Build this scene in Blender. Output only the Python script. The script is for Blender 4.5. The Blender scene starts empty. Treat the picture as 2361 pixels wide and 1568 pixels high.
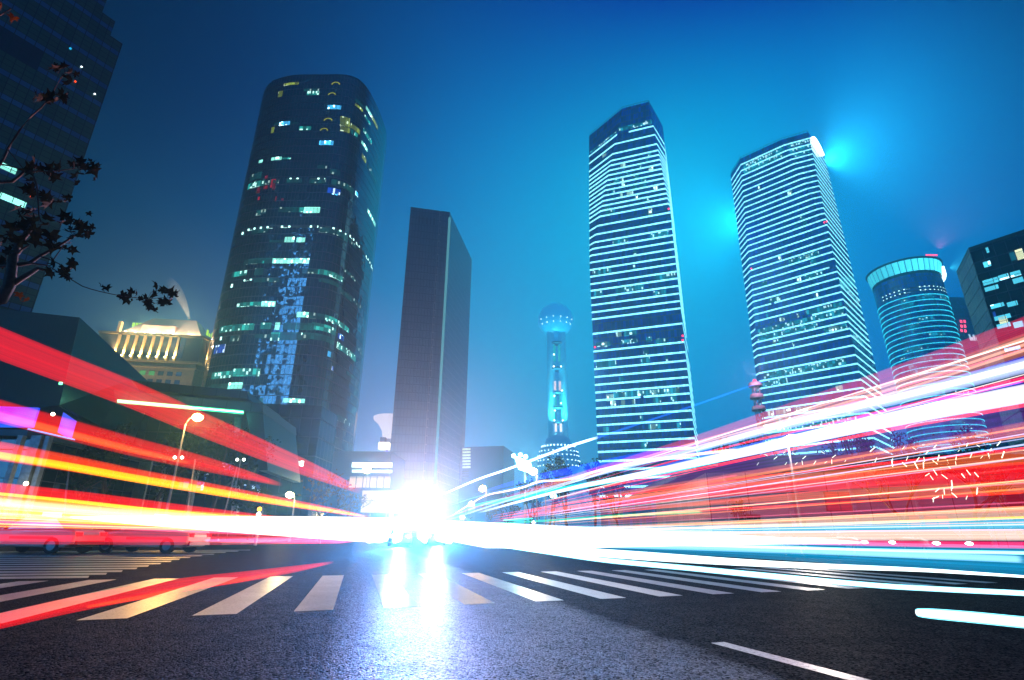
import bpy, bmesh, math, random
from mathutils import Vector, Matrix
random.seed(7)
S = bpy.context.scene
COL = S.collection
PI = math.pi

# ------------------------------------------------------------------ camera
# Measured from the photograph (2361 x 1568 copy): focal length, horizon and vertical vanishing point
F, CX, CY, CAMH = 1241.0, 1180.5, 784.0, 0.9
_w = Vector((32, 3429, 1241)).normalized()          # world up, in (right, up, forward)
_f = Vector((0, 0, 1)); _y = (_f - _w * _f.dot(_w)).normalized(); _x = _y.cross(_w)
if _x.x < 0: _x = -_x
RM = Matrix((_x, _y, _w))                           # camera (r,u,f) -> world
def ray(u, v):
    return RM @ Vector(((u - CX) / F, (CY - v) / F, 1.0))
def atY(u, v, y):
    r = ray(u, v); r = r * (y / r.y); return Vector((r.x, r.y, r.z + CAMH))
def atZ(u, v, z):
    r = ray(u, v); r = r * ((z - CAMH) / r.z); return Vector((r.x, r.y, r.z + CAMH))
def onplane(u, v, p, n):
    r = ray(u, v); c = Vector((0, 0, CAMH)); n = Vector(n); t = (Vector(p) - c).dot(n) / r.dot(n); return c + r * t
def mpp(p):                                         # metres per photo pixel at a point
    return RM.transposed().__matmul__(Vector(p) - Vector((0, 0, CAMH))).z / F
cam = bpy.data.cameras.new('camera'); co = bpy.data.objects.new('camera', cam); COL.objects.link(co)
cam.sensor_fit = 'HORIZONTAL'; cam.sensor_width = 36.0; cam.lens = 36.0 * F / 2361.0
cam.clip_start = 0.05; cam.clip_end = 6000
r_, u_, f_ = RM @ Vector((1, 0, 0)), RM @ Vector((0, 1, 0)), RM @ Vector((0, 0, 1))
co.matrix_world = Matrix(((r_.x, u_.x, -f_.x, 0), (r_.y, u_.y, -f_.y, 0), (r_.z, u_.z, -f_.z, CAMH), (0, 0, 0, 1)))
S.camera = co
S.view_settings.view_transform = 'Standard'; S.view_settings.look = 'None'
S.view_settings.exposure = 0; S.view_settings.gamma = 1
cy = S.cycles
cy.use_denoising = True
try: cy.denoiser = 'OPENIMAGEDENOISE'
except Exception: pass
cy.max_bounces = 6; cy.diffuse_bounces = 2; cy.glossy_bounces = 3; cy.transmission_bounces = 4
cy.volume_bounces = 2; cy.transparent_max_bounces = 96
cy.sample_clamp_indirect = 4.0; cy.caustics_reflective = False; cy.caustics_refractive = False
cy.use_light_tree = True

# ------------------------------------------------------------------ objects
def tag(o, label=None, cat=None, group=None, kind=None):
    if label: o['label'] = label
    if cat: o['category'] = cat
    if group: o['group'] = group
    if kind: o['kind'] = kind
    return o
def thing(name, label, cat, loc=(0, 0, 0), rz=0.0, group=None):
    o = bpy.data.objects.new(name, None); COL.objects.link(o)
    o.location = loc; o.rotation_euler = (0, 0, rz); o.empty_display_size = 0.3
    return tag(o, label, cat, group)
def copy_tree(o, parent=None):
    c = o.copy(); COL.objects.link(c); c.parent = parent
    for ch in list(o.children): copy_tree(ch, c)
    return c

class MB:
    """collects geometry; build() links it as one mesh object"""
    def __init__(s): s.v = []; s.f = []; s.uv = []; s.smooth = []
    def quad(s, pts, uvs=None, smooth=False):
        i = len(s.v); s.v += [tuple(p) for p in pts]; s.f.append(tuple(range(i, i + len(pts))))
        s.uv.append(uvs or [(0, 0)] * len(pts)); s.smooth.append(smooth)
    def box(s, c, d, rz=0.0, bevel=0):
        c = Vector(c); hx, hy, hz = d[0] / 2, d[1] / 2, d[2] / 2; R = Matrix.Rotation(rz, 3, 'Z')
        P = [c + R @ Vector((x * hx, y * hy, z * hz)) for z in (-1, 1) for y in (-1, 1) for x in (-1, 1)]
        for q in ((0, 2, 3, 1), (4, 5, 7, 6), (0, 1, 5, 4), (2, 6, 7, 3), (0, 4, 6, 2), (1, 3, 7, 5)):
            a, b, cc, dd = [P[k] for k in q]
            l1 = (b - a).length; l2 = (dd - a).length
            s.quad([a, b, cc, dd], [(0, 0), (l1, 0), (l1, l2), (0, l2)])
        return s
    def prism(s, pts, z0, z1, u0=0.0, cap=True, closed=True):
        """vertical prism over a plan polyline (counter-clockwise seen from above = outward)"""
        n = len(pts); u = u0
        for k in range(n if closed else n - 1):
            a, b = pts[k], pts[(k + 1) % n]; l = math.hypot(b[0] - a[0], b[1] - a[1])
            s.quad([(a[0], a[1], z0), (b[0], b[1], z0), (b[0], b[1], z1), (a[0], a[1], z1)],
                   [(u, z0), (u + l, z0), (u + l, z1), (u, z1)]); u += l
        if cap:
            s.quad([(p[0], p[1], z1) for p in pts], [(p[0], p[1]) for p in pts])
            s.quad([(p[0], p[1], z0) for p in reversed(pts)], [(p[0], p[1]) for p in reversed(pts)])
        return s
    def solid(s, front, back):
        """closed solid between two matching polygons"""
        n = len(front); s.quad(front, [(p[0], p[2]) for p in front]); s.quad(list(reversed(back)), [(p[0], p[2]) for p in reversed(back)])
        for k in range(n):
            a, b, c, d = front[(k + 1) % n], front[k], back[k], back[(k + 1) % n]
            l = (Vector(a) - Vector(b)).length; m = (Vector(b) - Vector(c)).length
            s.quad([a, b, c, d], [(0, 0), (l, 0), (l, m), (0, m)])
        return s
    def tube(s, pts, rad, n=8, caps=True):
        pts = [Vector(p) for p in pts]; rad = rad if isinstance(rad, (list, tuple)) else [rad] * len(pts)
        rings = []
        for k, p in enumerate(pts):
            t = (pts[min(k + 1, len(pts) - 1)] - pts[max(k - 1, 0)]).normalized()
            a = Vector((0, 0, 1)) if abs(t.z) < 0.9 else Vector((1, 0, 0))
            e1 = t.cross(a).normalized(); e2 = t.cross(e1)
            rings.append([p + (e1 * math.cos(2 * PI * j / n) + e2 * math.sin(2 * PI * j / n)) * rad[k] for j in range(n)])
        for k in range(len(pts) - 1):
            for j in range(n):
                s.quad([rings[k][j], rings[k][(j + 1) % n], rings[k + 1][(j + 1) % n], rings[k + 1][j]], None, True)
        if caps: s.quad(rings[0][::-1]); s.quad(rings[-1])
        return s
    def lathe(s, prof, c=(0, 0, 0), n=16):
        c = Vector(c)
        for k in range(len(prof) - 1):
            (r0, z0), (r1, z1) = prof[k], prof[k + 1]
            for j in range(n):
                a, b = 2 * PI * j / n, 2 * PI * (j + 1) / n
                P = [c + Vector((r0 * math.cos(a), r0 * math.sin(a), z0)), c + Vector((r0 * math.cos(b), r0 * math.sin(b), z0)),
                     c + Vector((r1 * math.cos(b), r1 * math.sin(b), z1)), c + Vector((r1 * math.cos(a), r1 * math.sin(a), z1))]
                U = [(r0 * a, z0), (r0 * b, z0), (r1 * b, z1), (r1 * a, z1)]
                if r0 < 1e-6: P, U = P[1:], U[1:]
                elif r1 < 1e-6: P, U = P[:3], U[:3]
                s.quad(P, U, True)
        return s
    def ball(s, c, r, n=12, m=8, sq=(1, 1, 1)):
        i0 = len(s.v)
        s.lathe([(r * math.sin(PI * k / m), -r * math.cos(PI * k / m)) for k in range(m + 1)], (0, 0, 0), n)
        for i in range(i0, len(s.v)):
            p = s.v[i]; s.v[i] = (p[0] * sq[0] + c[0], p[1] * sq[1] + c[1], p[2] * sq[2] + c[2])
        return s
    def build(s, name, mat, parent=None, merge=True):
        me = bpy.data.meshes.new(name); me.from_pydata(s.v, [], s.f)
        uv = me.uv_layers.new(name='UVMap'); d = []
        for q in s.uv:
            for t in q: d += [t[0], t[1]]
        uv.data.foreach_set('uv', d)
        me.polygons.foreach_set('use_smooth', s.smooth)
        if merge:
            bm = bmesh.new(); bm.from_mesh(me); bmesh.ops.remove_doubles(bm, verts=bm.verts, dist=1e-4)
            bm.to_mesh(me); bm.free()
        me.materials.append(mat); me.update()
        o = bpy.data.objects.new(name, me); COL.objects.link(o)
        if parent: o.parent = parent
        return o

# ------------------------------------------------------------------ materials
def lin(r, g, b):
    def c(x):
        x /= 255.0
        return x / 12.92 if x <= 0.04045 else ((x + 0.055) / 1.055) ** 2.4
    return (c(r), c(g), c(b), 1.0)
class G:
    def __init__(s, name):
        s.m = bpy.data.materials.new(name); s.m.use_nodes = True; s.t = s.m.node_tree; s.t.nodes.clear()
        s.out = s.t.nodes.new('ShaderNodeOutputMaterial')
    def n(s, kind, **kw):
        nd = s.t.nodes.new('ShaderNode' + kind)
        for k, v in kw.items(): setattr(nd, k, v)
        return nd
    def put(s, sock, v):
        if v is None: return
        if hasattr(v, 'is_output'): s.t.links.new(v, sock)
        else: sock.default_value = v
    def math(s, op, a, b=None, c=None):
        nd = s.n('Math', operation=op); s.put(nd.inputs[0], a); s.put(nd.inputs[1], b); s.put(nd.inputs[2], c); return nd.outputs[0]
    def vmath(s, op, a, b=None):
        nd = s.n('VectorMath', operation=op); s.put(nd.inputs[0], a); s.put(nd.inputs[1], b)
        return nd.outputs['Value'] if op in ('DOT_PRODUCT', 'LENGTH') else nd.outputs[0]
    def uv(s): return s.n('TexCoord').outputs['UV']
    def obj(s): return s.n('TexCoord').outputs['Object']
    def pos(s): return s.n('NewGeometry').outputs['Position']
    def xyz(s, v):
        nd = s.n('SeparateXYZ'); s.put(nd.inputs[0], v); return nd.outputs
    def comb(s, x=0.0, y=0.0, z=0.0):
        nd = s.n('CombineXYZ'); s.put(nd.inputs[0], x); s.put(nd.inputs[1], y); s.put(nd.inputs[2], z); return nd.outputs[0]
    def noise(s, vec, scale, detail=2.0, rough=0.5, out='Fac'):
        nd = s.n('TexNoise'); s.put(nd.inputs['Vector'], vec); nd.inputs['Scale'].default_value = scale
        nd.inputs['Detail'].default_value = detail; nd.inputs['Roughness'].default_value = rough; return nd.outputs[out]
    def white(s, vec, out='Value'):
        nd = s.n('TexWhiteNoise', noise_dimensions='3D'); s.put(nd.inputs['Vector'], vec); return nd.outputs[out]
    def mix(s, fac, a, b):
        nd = s.n('Mix', data_type='RGBA'); s.put(nd.inputs[0], fac); s.put(nd.inputs[6], a); s.put(nd.inputs[7], b); return nd.outputs[2]
    def ramp(s, fac, a, b, ca=0.0, cb=1.0):
        nd = s.n('MapRange'); s.put(nd.inputs[0], fac); nd.inputs[1].default_value = a; nd.inputs[2].default_value = b
        nd.inputs[3].default_value = ca; nd.inputs[4].default_value = cb; return nd.outputs[0]
    def bump(s, h, strength=0.3, dist=0.02, normal=None):
        nd = s.n('Bump'); nd.inputs['Strength'].default_value = strength; nd.inputs['Distance'].default_value = dist
        s.put(nd.inputs['Height'], h); s.put(nd.inputs['Normal'], normal); return nd.outputs[0]
    def bsdf(s, color=None, rough=None, metal=None, spec=None, normal=None, emit=None, estr=None, ior=None, trans=None, alpha=None):
        nd = s.n('BsdfPrincipled')
        for k, v in (('Base Color', color), ('Roughness', rough), ('Metallic', metal), ('Specular IOR Level', spec), ('Normal', normal),
                     ('Emission Color', emit), ('Emission Strength', estr), ('IOR', ior), ('Transmission Weight', trans), ('Alpha', alpha)):
            if v is not None: s.put(nd.inputs[k], v)
        s.t.links.new(nd.outputs[0], s.out.inputs['Surface']); return s.m
    def emission(s, color, strength):
        nd = s.n('Emission'); s.put(nd.inputs[0], color); s.put(nd.inputs[1], strength)
        s.t.links.new(nd.outputs[0], s.out.inputs['Surface']); return s.m
    def noshare(s):
        try: s.m.cycles.emission_sampling = 'NONE'
        except Exception: pass
        return s.m
MATS = {}
def plain(name, rgb, rough=0.6, metal=0.0, var=0.25, scale=3.0):
    if name in MATS: return MATS[name]
    g = G(name); c = lin(*rgb); f = g.ramp(g.noise(g.pos(), scale, 4.0), 0.3, 0.7, 1 - var, 1 + var)
    nd = g.n('VectorMath', operation='SCALE'); nd.inputs[0].default_value = c[:3]; g.put(nd.inputs['Scale'], f)
    MATS[name] = g.bsdf(nd.outputs[0], g.ramp(g.noise(g.pos(), scale * 2.3, 3.0), 0.3, 0.7, rough * 0.85, min(1, rough * 1.15)), metal)
    return MATS[name]
def glow(name, rgb, strength, sample=False):
    if name in MATS: return MATS[name]
    g = G(name); g.emission(lin(*rgb), strength)
    if not sample: g.noshare()
    MATS[name] = g.m; return g.m
def panes(g, cw, ch, line_u, line_v):
    """mask of mullions (1 on lines), cell id vector from the UV in metres"""
    x, y, _ = g.xyz(g.uv())
    a, b = g.math('DIVIDE', x, cw), g.math('DIVIDE', y, ch)
    lu = g.math('LESS_THAN', g.math('FRACT', a), line_u / cw); lv = g.math('LESS_THAN', g.math('FRACT', b), line_v / ch)
    return g.math('MAXIMUM', lu, lv), g.comb(g.math('FLOOR', a), g.math('FLOOR', b), 0.0), a, b
def curtain(name, glass, frame, cw=1.5, ch=4.0, lu=0.14, lv=0.5, rough=0.12, wav=0.012, spec=0.5, var=0.5, ior=1.5, warp=0.0):
    """reflective glass wall: panes slightly out of true, dark mullions"""
    g = G(name); m, cell, a, b = panes(g, cw, ch, lu, lv)
    r = g.white(cell); rc = g.white(cell, 'Color')
    c = g.mix(r, tuple(x * (1 - var) for x in lin(*glass)[:3]) + (1,), tuple(min(1, x * (1 + var)) for x in lin(*glass)[:3]) + (1,))
    c = g.mix(m, c, lin(*frame))
    off = g.n('VectorMath', operation='SCALE'); g.put(off.inputs[0], g.vmath('SUBTRACT', rc, (0.5, 0.5, 0.5))); off.inputs['Scale'].default_value = wav * 2
    tilt = off.outputs[0]
    if warp:                                        # each pane also bulges a little, so that mirrored things break up
        w2 = g.n('VectorMath', operation='SCALE'); g.put(w2.inputs[0], g.vmath('SUBTRACT', g.noise(g.vmath('ADD', g.uv(), rc), 0.55, 2.0, 0.5, 'Color'), (0.5, 0.5, 0.5))); w2.inputs['Scale'].default_value = warp * 2
        tilt = g.vmath('ADD', tilt, w2.outputs[0])
    nn = g.vmath('NORMALIZE', g.vmath('ADD', g.n('NewGeometry').outputs['Normal'], tilt))
    MATS[name] = g.bsdf(c, g.ramp(m, 0, 1, rough, 0.5), 0.0, spec, nn, ior=ior); return g.m
def litglass(name, rgb, strength, cw=1.5, ch=4.0, lo=0.15, lu=0.12, hot=0.12):
    """office interior seen through panes: each pane its own brightness, a few lamps burning white"""
    g = G(name); m, cell, a, b = panes(g, cw, ch, lu, 0.1)
    r = g.white(cell); r = g.math('POWER', r, 2.0)
    sub = g.comb(g.math('FLOOR', g.math('MULTIPLY', a, 2.0)), g.math('FLOOR', g.math('MULTIPLY', b, 3.0)), 3.0)
    h = g.math('GREATER_THAN', g.white(sub), 1 - hot)
    st = g.math('MULTIPLY', g.math('ADD', g.math('ADD', g.math('MULTIPLY', r, 1 - lo), lo), g.math('MULTIPLY', h, 1.6)), g.math('SUBTRACT', 1.0, g.math('MULTIPLY', m, 0.9)))
    c = g.mix(g.math('MULTIPLY', h, 0.6), lin(*rgb), lin(225, 255, 245))
    g.bsdf((0.01, 0.02, 0.03, 1), 0.15, emit=c, estr=g.math('MULTIPLY', st, strength)); g.noshare(); MATS[name] = g.m; return g.m
# ------------------------------------------------------------------ sky: dusk over a lit city
SKYGAIN = 1.0
LOBES = [
    ((-0.508, 0.651, 0.564), 14, (0.0, -0.006, -0.012)),
    ((-0.636, 0.748, 0.188), 14, (-0.018, 0.041, 0.066)),
    ((-0.199, 0.647, 0.736), 14, (0.004, 0.019, -0.009)),
    ((-0.142, 0.833, 0.535), 14, (-0.037, -0.116, -0.026)),
    ((-0.228, 0.965, 0.130), 14, (0.231, 0.119, 0.290)),
    ((-0.026, 0.880, 0.474), 14, (-0.106, 0.082, 0.118)),
    ((0.134, 0.890, 0.436), 14, (-0.021, 0.256, 0.244)),
    ((0.086, 0.749, 0.657), 14, (0.0, 0.120, 0.315)),
    ((0.323, 0.786, 0.527), 28, (0.0, 0.43, 0.26)),
    ((0.347, 0.885, 0.311), 14, (0.012, -0.159, -0.083)),
    ((0.340, 0.618, 0.709), 14, (-0.076, -0.267, -0.071)),
    ((0.499, 0.657, 0.565), 28, (0.0, 0.22, 0.58)),
    ((0.587, 0.549, 0.595), 14, (0.045, 0.025, -0.237)),
    ((0.630, 0.681, 0.374), 14, (-0.031, -0.012, 0.208)),
    ((0.017, 0.985, 0.174), 14, (-0.011, 0.171, 0.265)),
    ((0.541, 0.837, 0.087), 14, (0.017, 0.213, 0.507)),
    ((0.25, -0.87, 0.42), 3.0, (0.003, 0.095, 0.380)),
]
W = bpy.data.worlds.new('World'); S.world = W; W.use_nodes = True
T = W.node_tree; T.nodes.clear(); L = T.links
wo = T.nodes.new('ShaderNodeOutputWorld'); bg = T.nodes.new('ShaderNodeBackground')
tc = T.nodes.new('ShaderNodeTexCoord')
acc = None
for cdir, k, colr in LOBES:
    d = T.nodes.new('ShaderNodeVectorMath'); d.operation = 'DOT_PRODUCT'
    L.new(tc.outputs['Generated'], d.inputs[0]); d.inputs[1].default_value = cdir
    m = T.nodes.new('ShaderNodeMath'); m.operation = 'MULTIPLY_ADD'
    L.new(d.outputs['Value'], m.inputs[0]); m.inputs[1].default_value = k; m.inputs[2].default_value = -k
    e = T.nodes.new('ShaderNodeMath'); e.operation = 'EXPONENT'; L.new(m.outputs[0], e.inputs[0])
    sc = T.nodes.new('ShaderNodeVectorMath'); sc.operation = 'SCALE'
    sc.inputs[0].default_value = colr; L.new(e.outputs[0], sc.inputs['Scale'])
    ad = T.nodes.new('ShaderNodeVectorMath'); ad.operation = 'ADD'
    L.new(sc.outputs[0], ad.inputs[0])
    if acc is None: ad.inputs[1].default_value = (0.0006, 0.0050, 0.0200)
    else: L.new(acc, ad.inputs[1])
    acc = ad.outputs[0]
mx = T.nodes.new('ShaderNodeVectorMath'); mx.operation = 'MAXIMUM'; L.new(acc, mx.inputs[0]); mx.inputs[1].default_value = (0.0, 0.004, 0.012)
# thin low cloud lit from below: soft, large-scale unevenness
nz = T.nodes.new('ShaderNodeTexNoise'); nz.inputs['Scale'].default_value = 2.2; nz.inputs['Detail'].default_value = 3.0
L.new(tc.outputs['Generated'], nz.inputs['Vector'])
mr = T.nodes.new('ShaderNodeMapRange'); mr.inputs[1].default_value = 0.3; mr.inputs[2].default_value = 0.82
mr.inputs[3].default_value = 0.93; mr.inputs[4].default_value = 1.07; L.new(nz.outputs['Fac'], mr.inputs[0])
sk = T.nodes.new('ShaderNodeVectorMath'); sk.operation = 'SCALE'; L.new(mx.outputs[0], sk.inputs[0]); L.new(mr.outputs[0], sk.inputs['Scale'])
ni = T.nodes.new('ShaderNodeTexSky'); ni.sky_type = 'NISHITA'; ni.sun_disc = False
ni.sun_elevation = math.radians(-6.0); ni.sun_rotation = math.radians(20.0)
n2 = T.nodes.new('ShaderNodeVectorMath'); n2.operation = 'SCALE'; L.new(ni.outputs[0], n2.inputs[0]); n2.inputs['Scale'].default_value = 0.05
ad = T.nodes.new('ShaderNodeVectorMath'); ad.operation = 'ADD'; L.new(sk.outputs[0], ad.inputs[0]); L.new(n2.outputs[0], ad.inputs[1])
L.new(ad.outputs[0], bg.inputs[0]); bg.inputs[1].default_value = SKYGAIN
L.new(bg.outputs[0], wo.inputs[0])

# ------------------------------------------------------------------ night haze, one even box of air
HAZE = 0.0010
g = G('air'); pv = g.n('VolumePrincipled'); pv.inputs['Color'].default_value = (0.34, 0.90, 1.0, 1); pv.inputs['Density'].default_value = HAZE
pv.inputs['Anisotropy'].default_value = 0.82
g.t.links.new(pv.outputs[0], g.out.inputs['Volume'])
hz = MB(); hz.box((60, 270, 170), (900, 960, 342)); tag(hz.build('haze', g.m), kind='stuff')
# ------------------------------------------------------------------ ground, road, markings
RD = Vector((-0.165, 0.9863, 0)).normalized()       # the way the road runs
RQ = Vector((RD.y, -RD.x, 0))                       # to its right
ZD = (Vector((1.58, -5.9, 0))).normalized()         # zebra stripes
def asphalt(name, base):
    """worn asphalt: coarse chippings, darker patches, glossier band put in for the sheen of light down the middle lane"""
    g = G(name); p = g.pos()
    fine = g.noise(p, 60.0, 3.0, 0.6); grit = g.noise(p, 170.0, 2.0); big = g.noise(p, 0.3, 4.0, 0.6); mid = g.noise(p, 2.2, 5.0, 0.65)
    vor = g.n('TexVoronoi'); g.put(vor.inputs['Vector'], p); vor.inputs['Scale'].default_value = 62.0
    chip = g.math('SUBTRACT', 1.0, vor.outputs['Distance'])
    h = g.math('ADD', g.math('MULTIPLY', chip, 0.9), g.math('ADD', g.math('MULTIPLY', fine, 0.8), g.math('MULTIPLY', grit, 0.35)))
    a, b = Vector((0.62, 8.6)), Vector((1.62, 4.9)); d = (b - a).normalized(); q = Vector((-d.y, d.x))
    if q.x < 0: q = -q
    x = g.math('SUBTRACT', g.vmath('DOT_PRODUCT', p, (q.x, q.y, 0)), q.dot(a))          # right of the sheen band's edge
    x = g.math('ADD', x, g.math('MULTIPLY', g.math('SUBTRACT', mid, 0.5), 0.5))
    lit_sheen = g.math('MULTIPLY', g.ramp(x, 0.12, -0.25), g.ramp(x, -3.0, -1.9))  # gloss mask shaped to the lit part of the road
    lit_sheen = g.math('MULTIPLY', lit_sheen, g.ramp(g.math('ADD', big, g.math('MULTIPLY', mid, .6)), 0.45, 0.95, 0.55, 1.0))
    rough = g.math('ADD', g.math('MULTIPLY', g.ramp(mid, 0.3, 0.7, -0.05, 0.05), 1.0), g.ramp(lit_sheen, 0, 1, 0.55, 0.52))
    c = g.mix(g.ramp(g.math('ADD', fine, g.math('MULTIPLY', g.white(vor.outputs['Position']), .5)), 0.45, 1.0), tuple(v * 0.3 for v in base) + (1,), tuple(v * 2.6 for v in base) + (1,))
    c = g.mix(g.ramp(mid, 0.42, 0.75, 0, 0.5), c, tuple(v * 0.4 for v in base) + (1,))
    return g.bsdf(c, rough, 0.0, g.math('MULTIPLY', g.ramp(lit_sheen, 0, 1, 0.02, 0.85), g.math('POWER', g.white(vor.outputs['Position']), 2.2)), g.bump(h, 1.0, 0.03))
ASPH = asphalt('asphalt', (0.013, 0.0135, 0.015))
def sheet(name, pts, z, m, kind='structure'):
    mb = MB(); mb.quad([(p[0], p[1], z) for p in pts], [(p[0], p[1]) for p in pts])
    o = mb.build(name, m); return tag(o, kind=kind) if kind else o
sheet('ground', [(-3000, -2500), (3000, -2500), (3000, 4500), (-3000, 4500)], -0.14, plain('soil_dark', (42, 44, 46), 0.9))
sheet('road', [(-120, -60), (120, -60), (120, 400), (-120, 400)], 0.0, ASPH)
def paint(name, wear):
    g = G(name); p = g.pos(); n = g.noise(p, 22.0, 5.0, 0.7); b = g.noise(p, 1.6, 3.0); f = g.noise(p, 130.0, 2.0)
    c = g.mix(g.ramp(b, 0.3, 0.7), (0.25, 0.255, 0.25, 1), (0.38, 0.38, 0.37, 1))
    c = g.mix(g.ramp(g.math('ADD', n, g.math('MULTIPLY', f, 0.35)), 0.80 - wear, 0.92 - wear), c, (0.05, 0.05, 0.052, 1))
    return g.bsdf(c, g.ramp(n, 0.3, 0.7, 0.24, 0.42), 0.0, 0.6, g.bump(g.math('ADD', n, f), 0.3, 0.0012))
PAINT = paint('road_paint', 0.06); PAINT_OLD = paint('worn_road_paint', 0.13)
mb = MB()
c0 = Vector((-3.2, 13.6, 0)); st = Vector((1.0, 0.425, 0))
for k in range(-18, 13):
    a = c0 + st * k + ZD * 0.0; w_ = st.normalized() * 0.46
    if k == -2: pass
    L_ = 6.1
    q = [a + ZD * L_, a + ZD * L_ + w_, a + w_, a]
    mb.quad([(p.x, p.y, 0.0012) for p in q], [(p.x, p.y) for p in q])
tag(mb.build('crosswalk', PAINT, merge=False), kind='structure')
# the second crossing, off to the left, seen end-on
mb = MB()
for (u1, v1, v0, th) in [(203, 1330, 1332.5, 5.0), (244, 1323, 1325.3, 4.4), (280, 1317, 1319, 4.0), (314, 1310.6, 1312.6, 3.6), (341, 1305, 1307, 3.2), (369, 1299.6, 1301.7, 2.9), (393, 1294.3, 1296.5, 2.6), (413, 1289.4, 1292, 2.4),
                         (437, 1285.3, 1288, 2.2), (464, 1281.2, 1284, 2.0), (492, 1277.8, 1281, 1.8), (519, 1274, 1278, 1.6), (548, 1271, 1275.3, 1.4), (575, 1268.2, 1273, 1.3)]:
    d = (v1 - v0) / u1; e0 = -260; t0 = th * 1.05
    q = [atZ(u1, v1 + th / 2, 0), atZ(u1 + 3, v1 - th / 2, 0), atZ(e0, v0 + d * e0 - t0 / 2, 0), atZ(e0, v0 + d * e0 + t0 / 2, 0)]
    mb.quad([(x.x, x.y, 0.0012) for x in q][::-1], [(x.x, x.y) for x in q][::-1])
tag(mb.build('far_crosswalk', PAINT, merge=False), kind='structure')
# lane line in the lower right corner
a = atZ(1640, 1482, 0); b = atZ(1668, 1481, 0); c = atZ(2000, 1568, 0); d = atZ(1962, 1568, 0)
dr = ((c + d) / 2 - (a + b) / 2).normalized(); a0 = (a + b) / 2; nr = Vector((-dr.y, dr.x, 0)) * 0.075
q = [a0 - nr, a0 + dr * 6 - nr, a0 + dr * 6 + nr, a0 + nr]
mb = MB(); mb.quad([(p.x, p.y, 0.0012) for p in q], [(p.x, p.y) for p in q]); mb.build('lane_line', PAINT_OLD)
tag(bpy.data.objects['lane_line'], kind='structure')
# pavements either side of the junction, each a raised slab with a stone kerb
PAVE = plain('paving', (92, 92, 94), 0.7, var=0.2, scale=1.2); KERB = plain('kerb_stone', (120, 118, 114), 0.7)
def pavement(name, pts):
    mb = MB(); mb.prism(pts, -0.05, 0.13); tag(mb.build(name, PAVE), kind='structure')
pavement('pavement', [(-120, 44), (-22, 44), (-22.0, 47), (-36, 110), (-60, 240), (-120, 240)])
pavement('pavement', [(15.5, 47), (24, 44), (118, 44), (118, 240), (-22, 240), (4, 120)])
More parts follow.
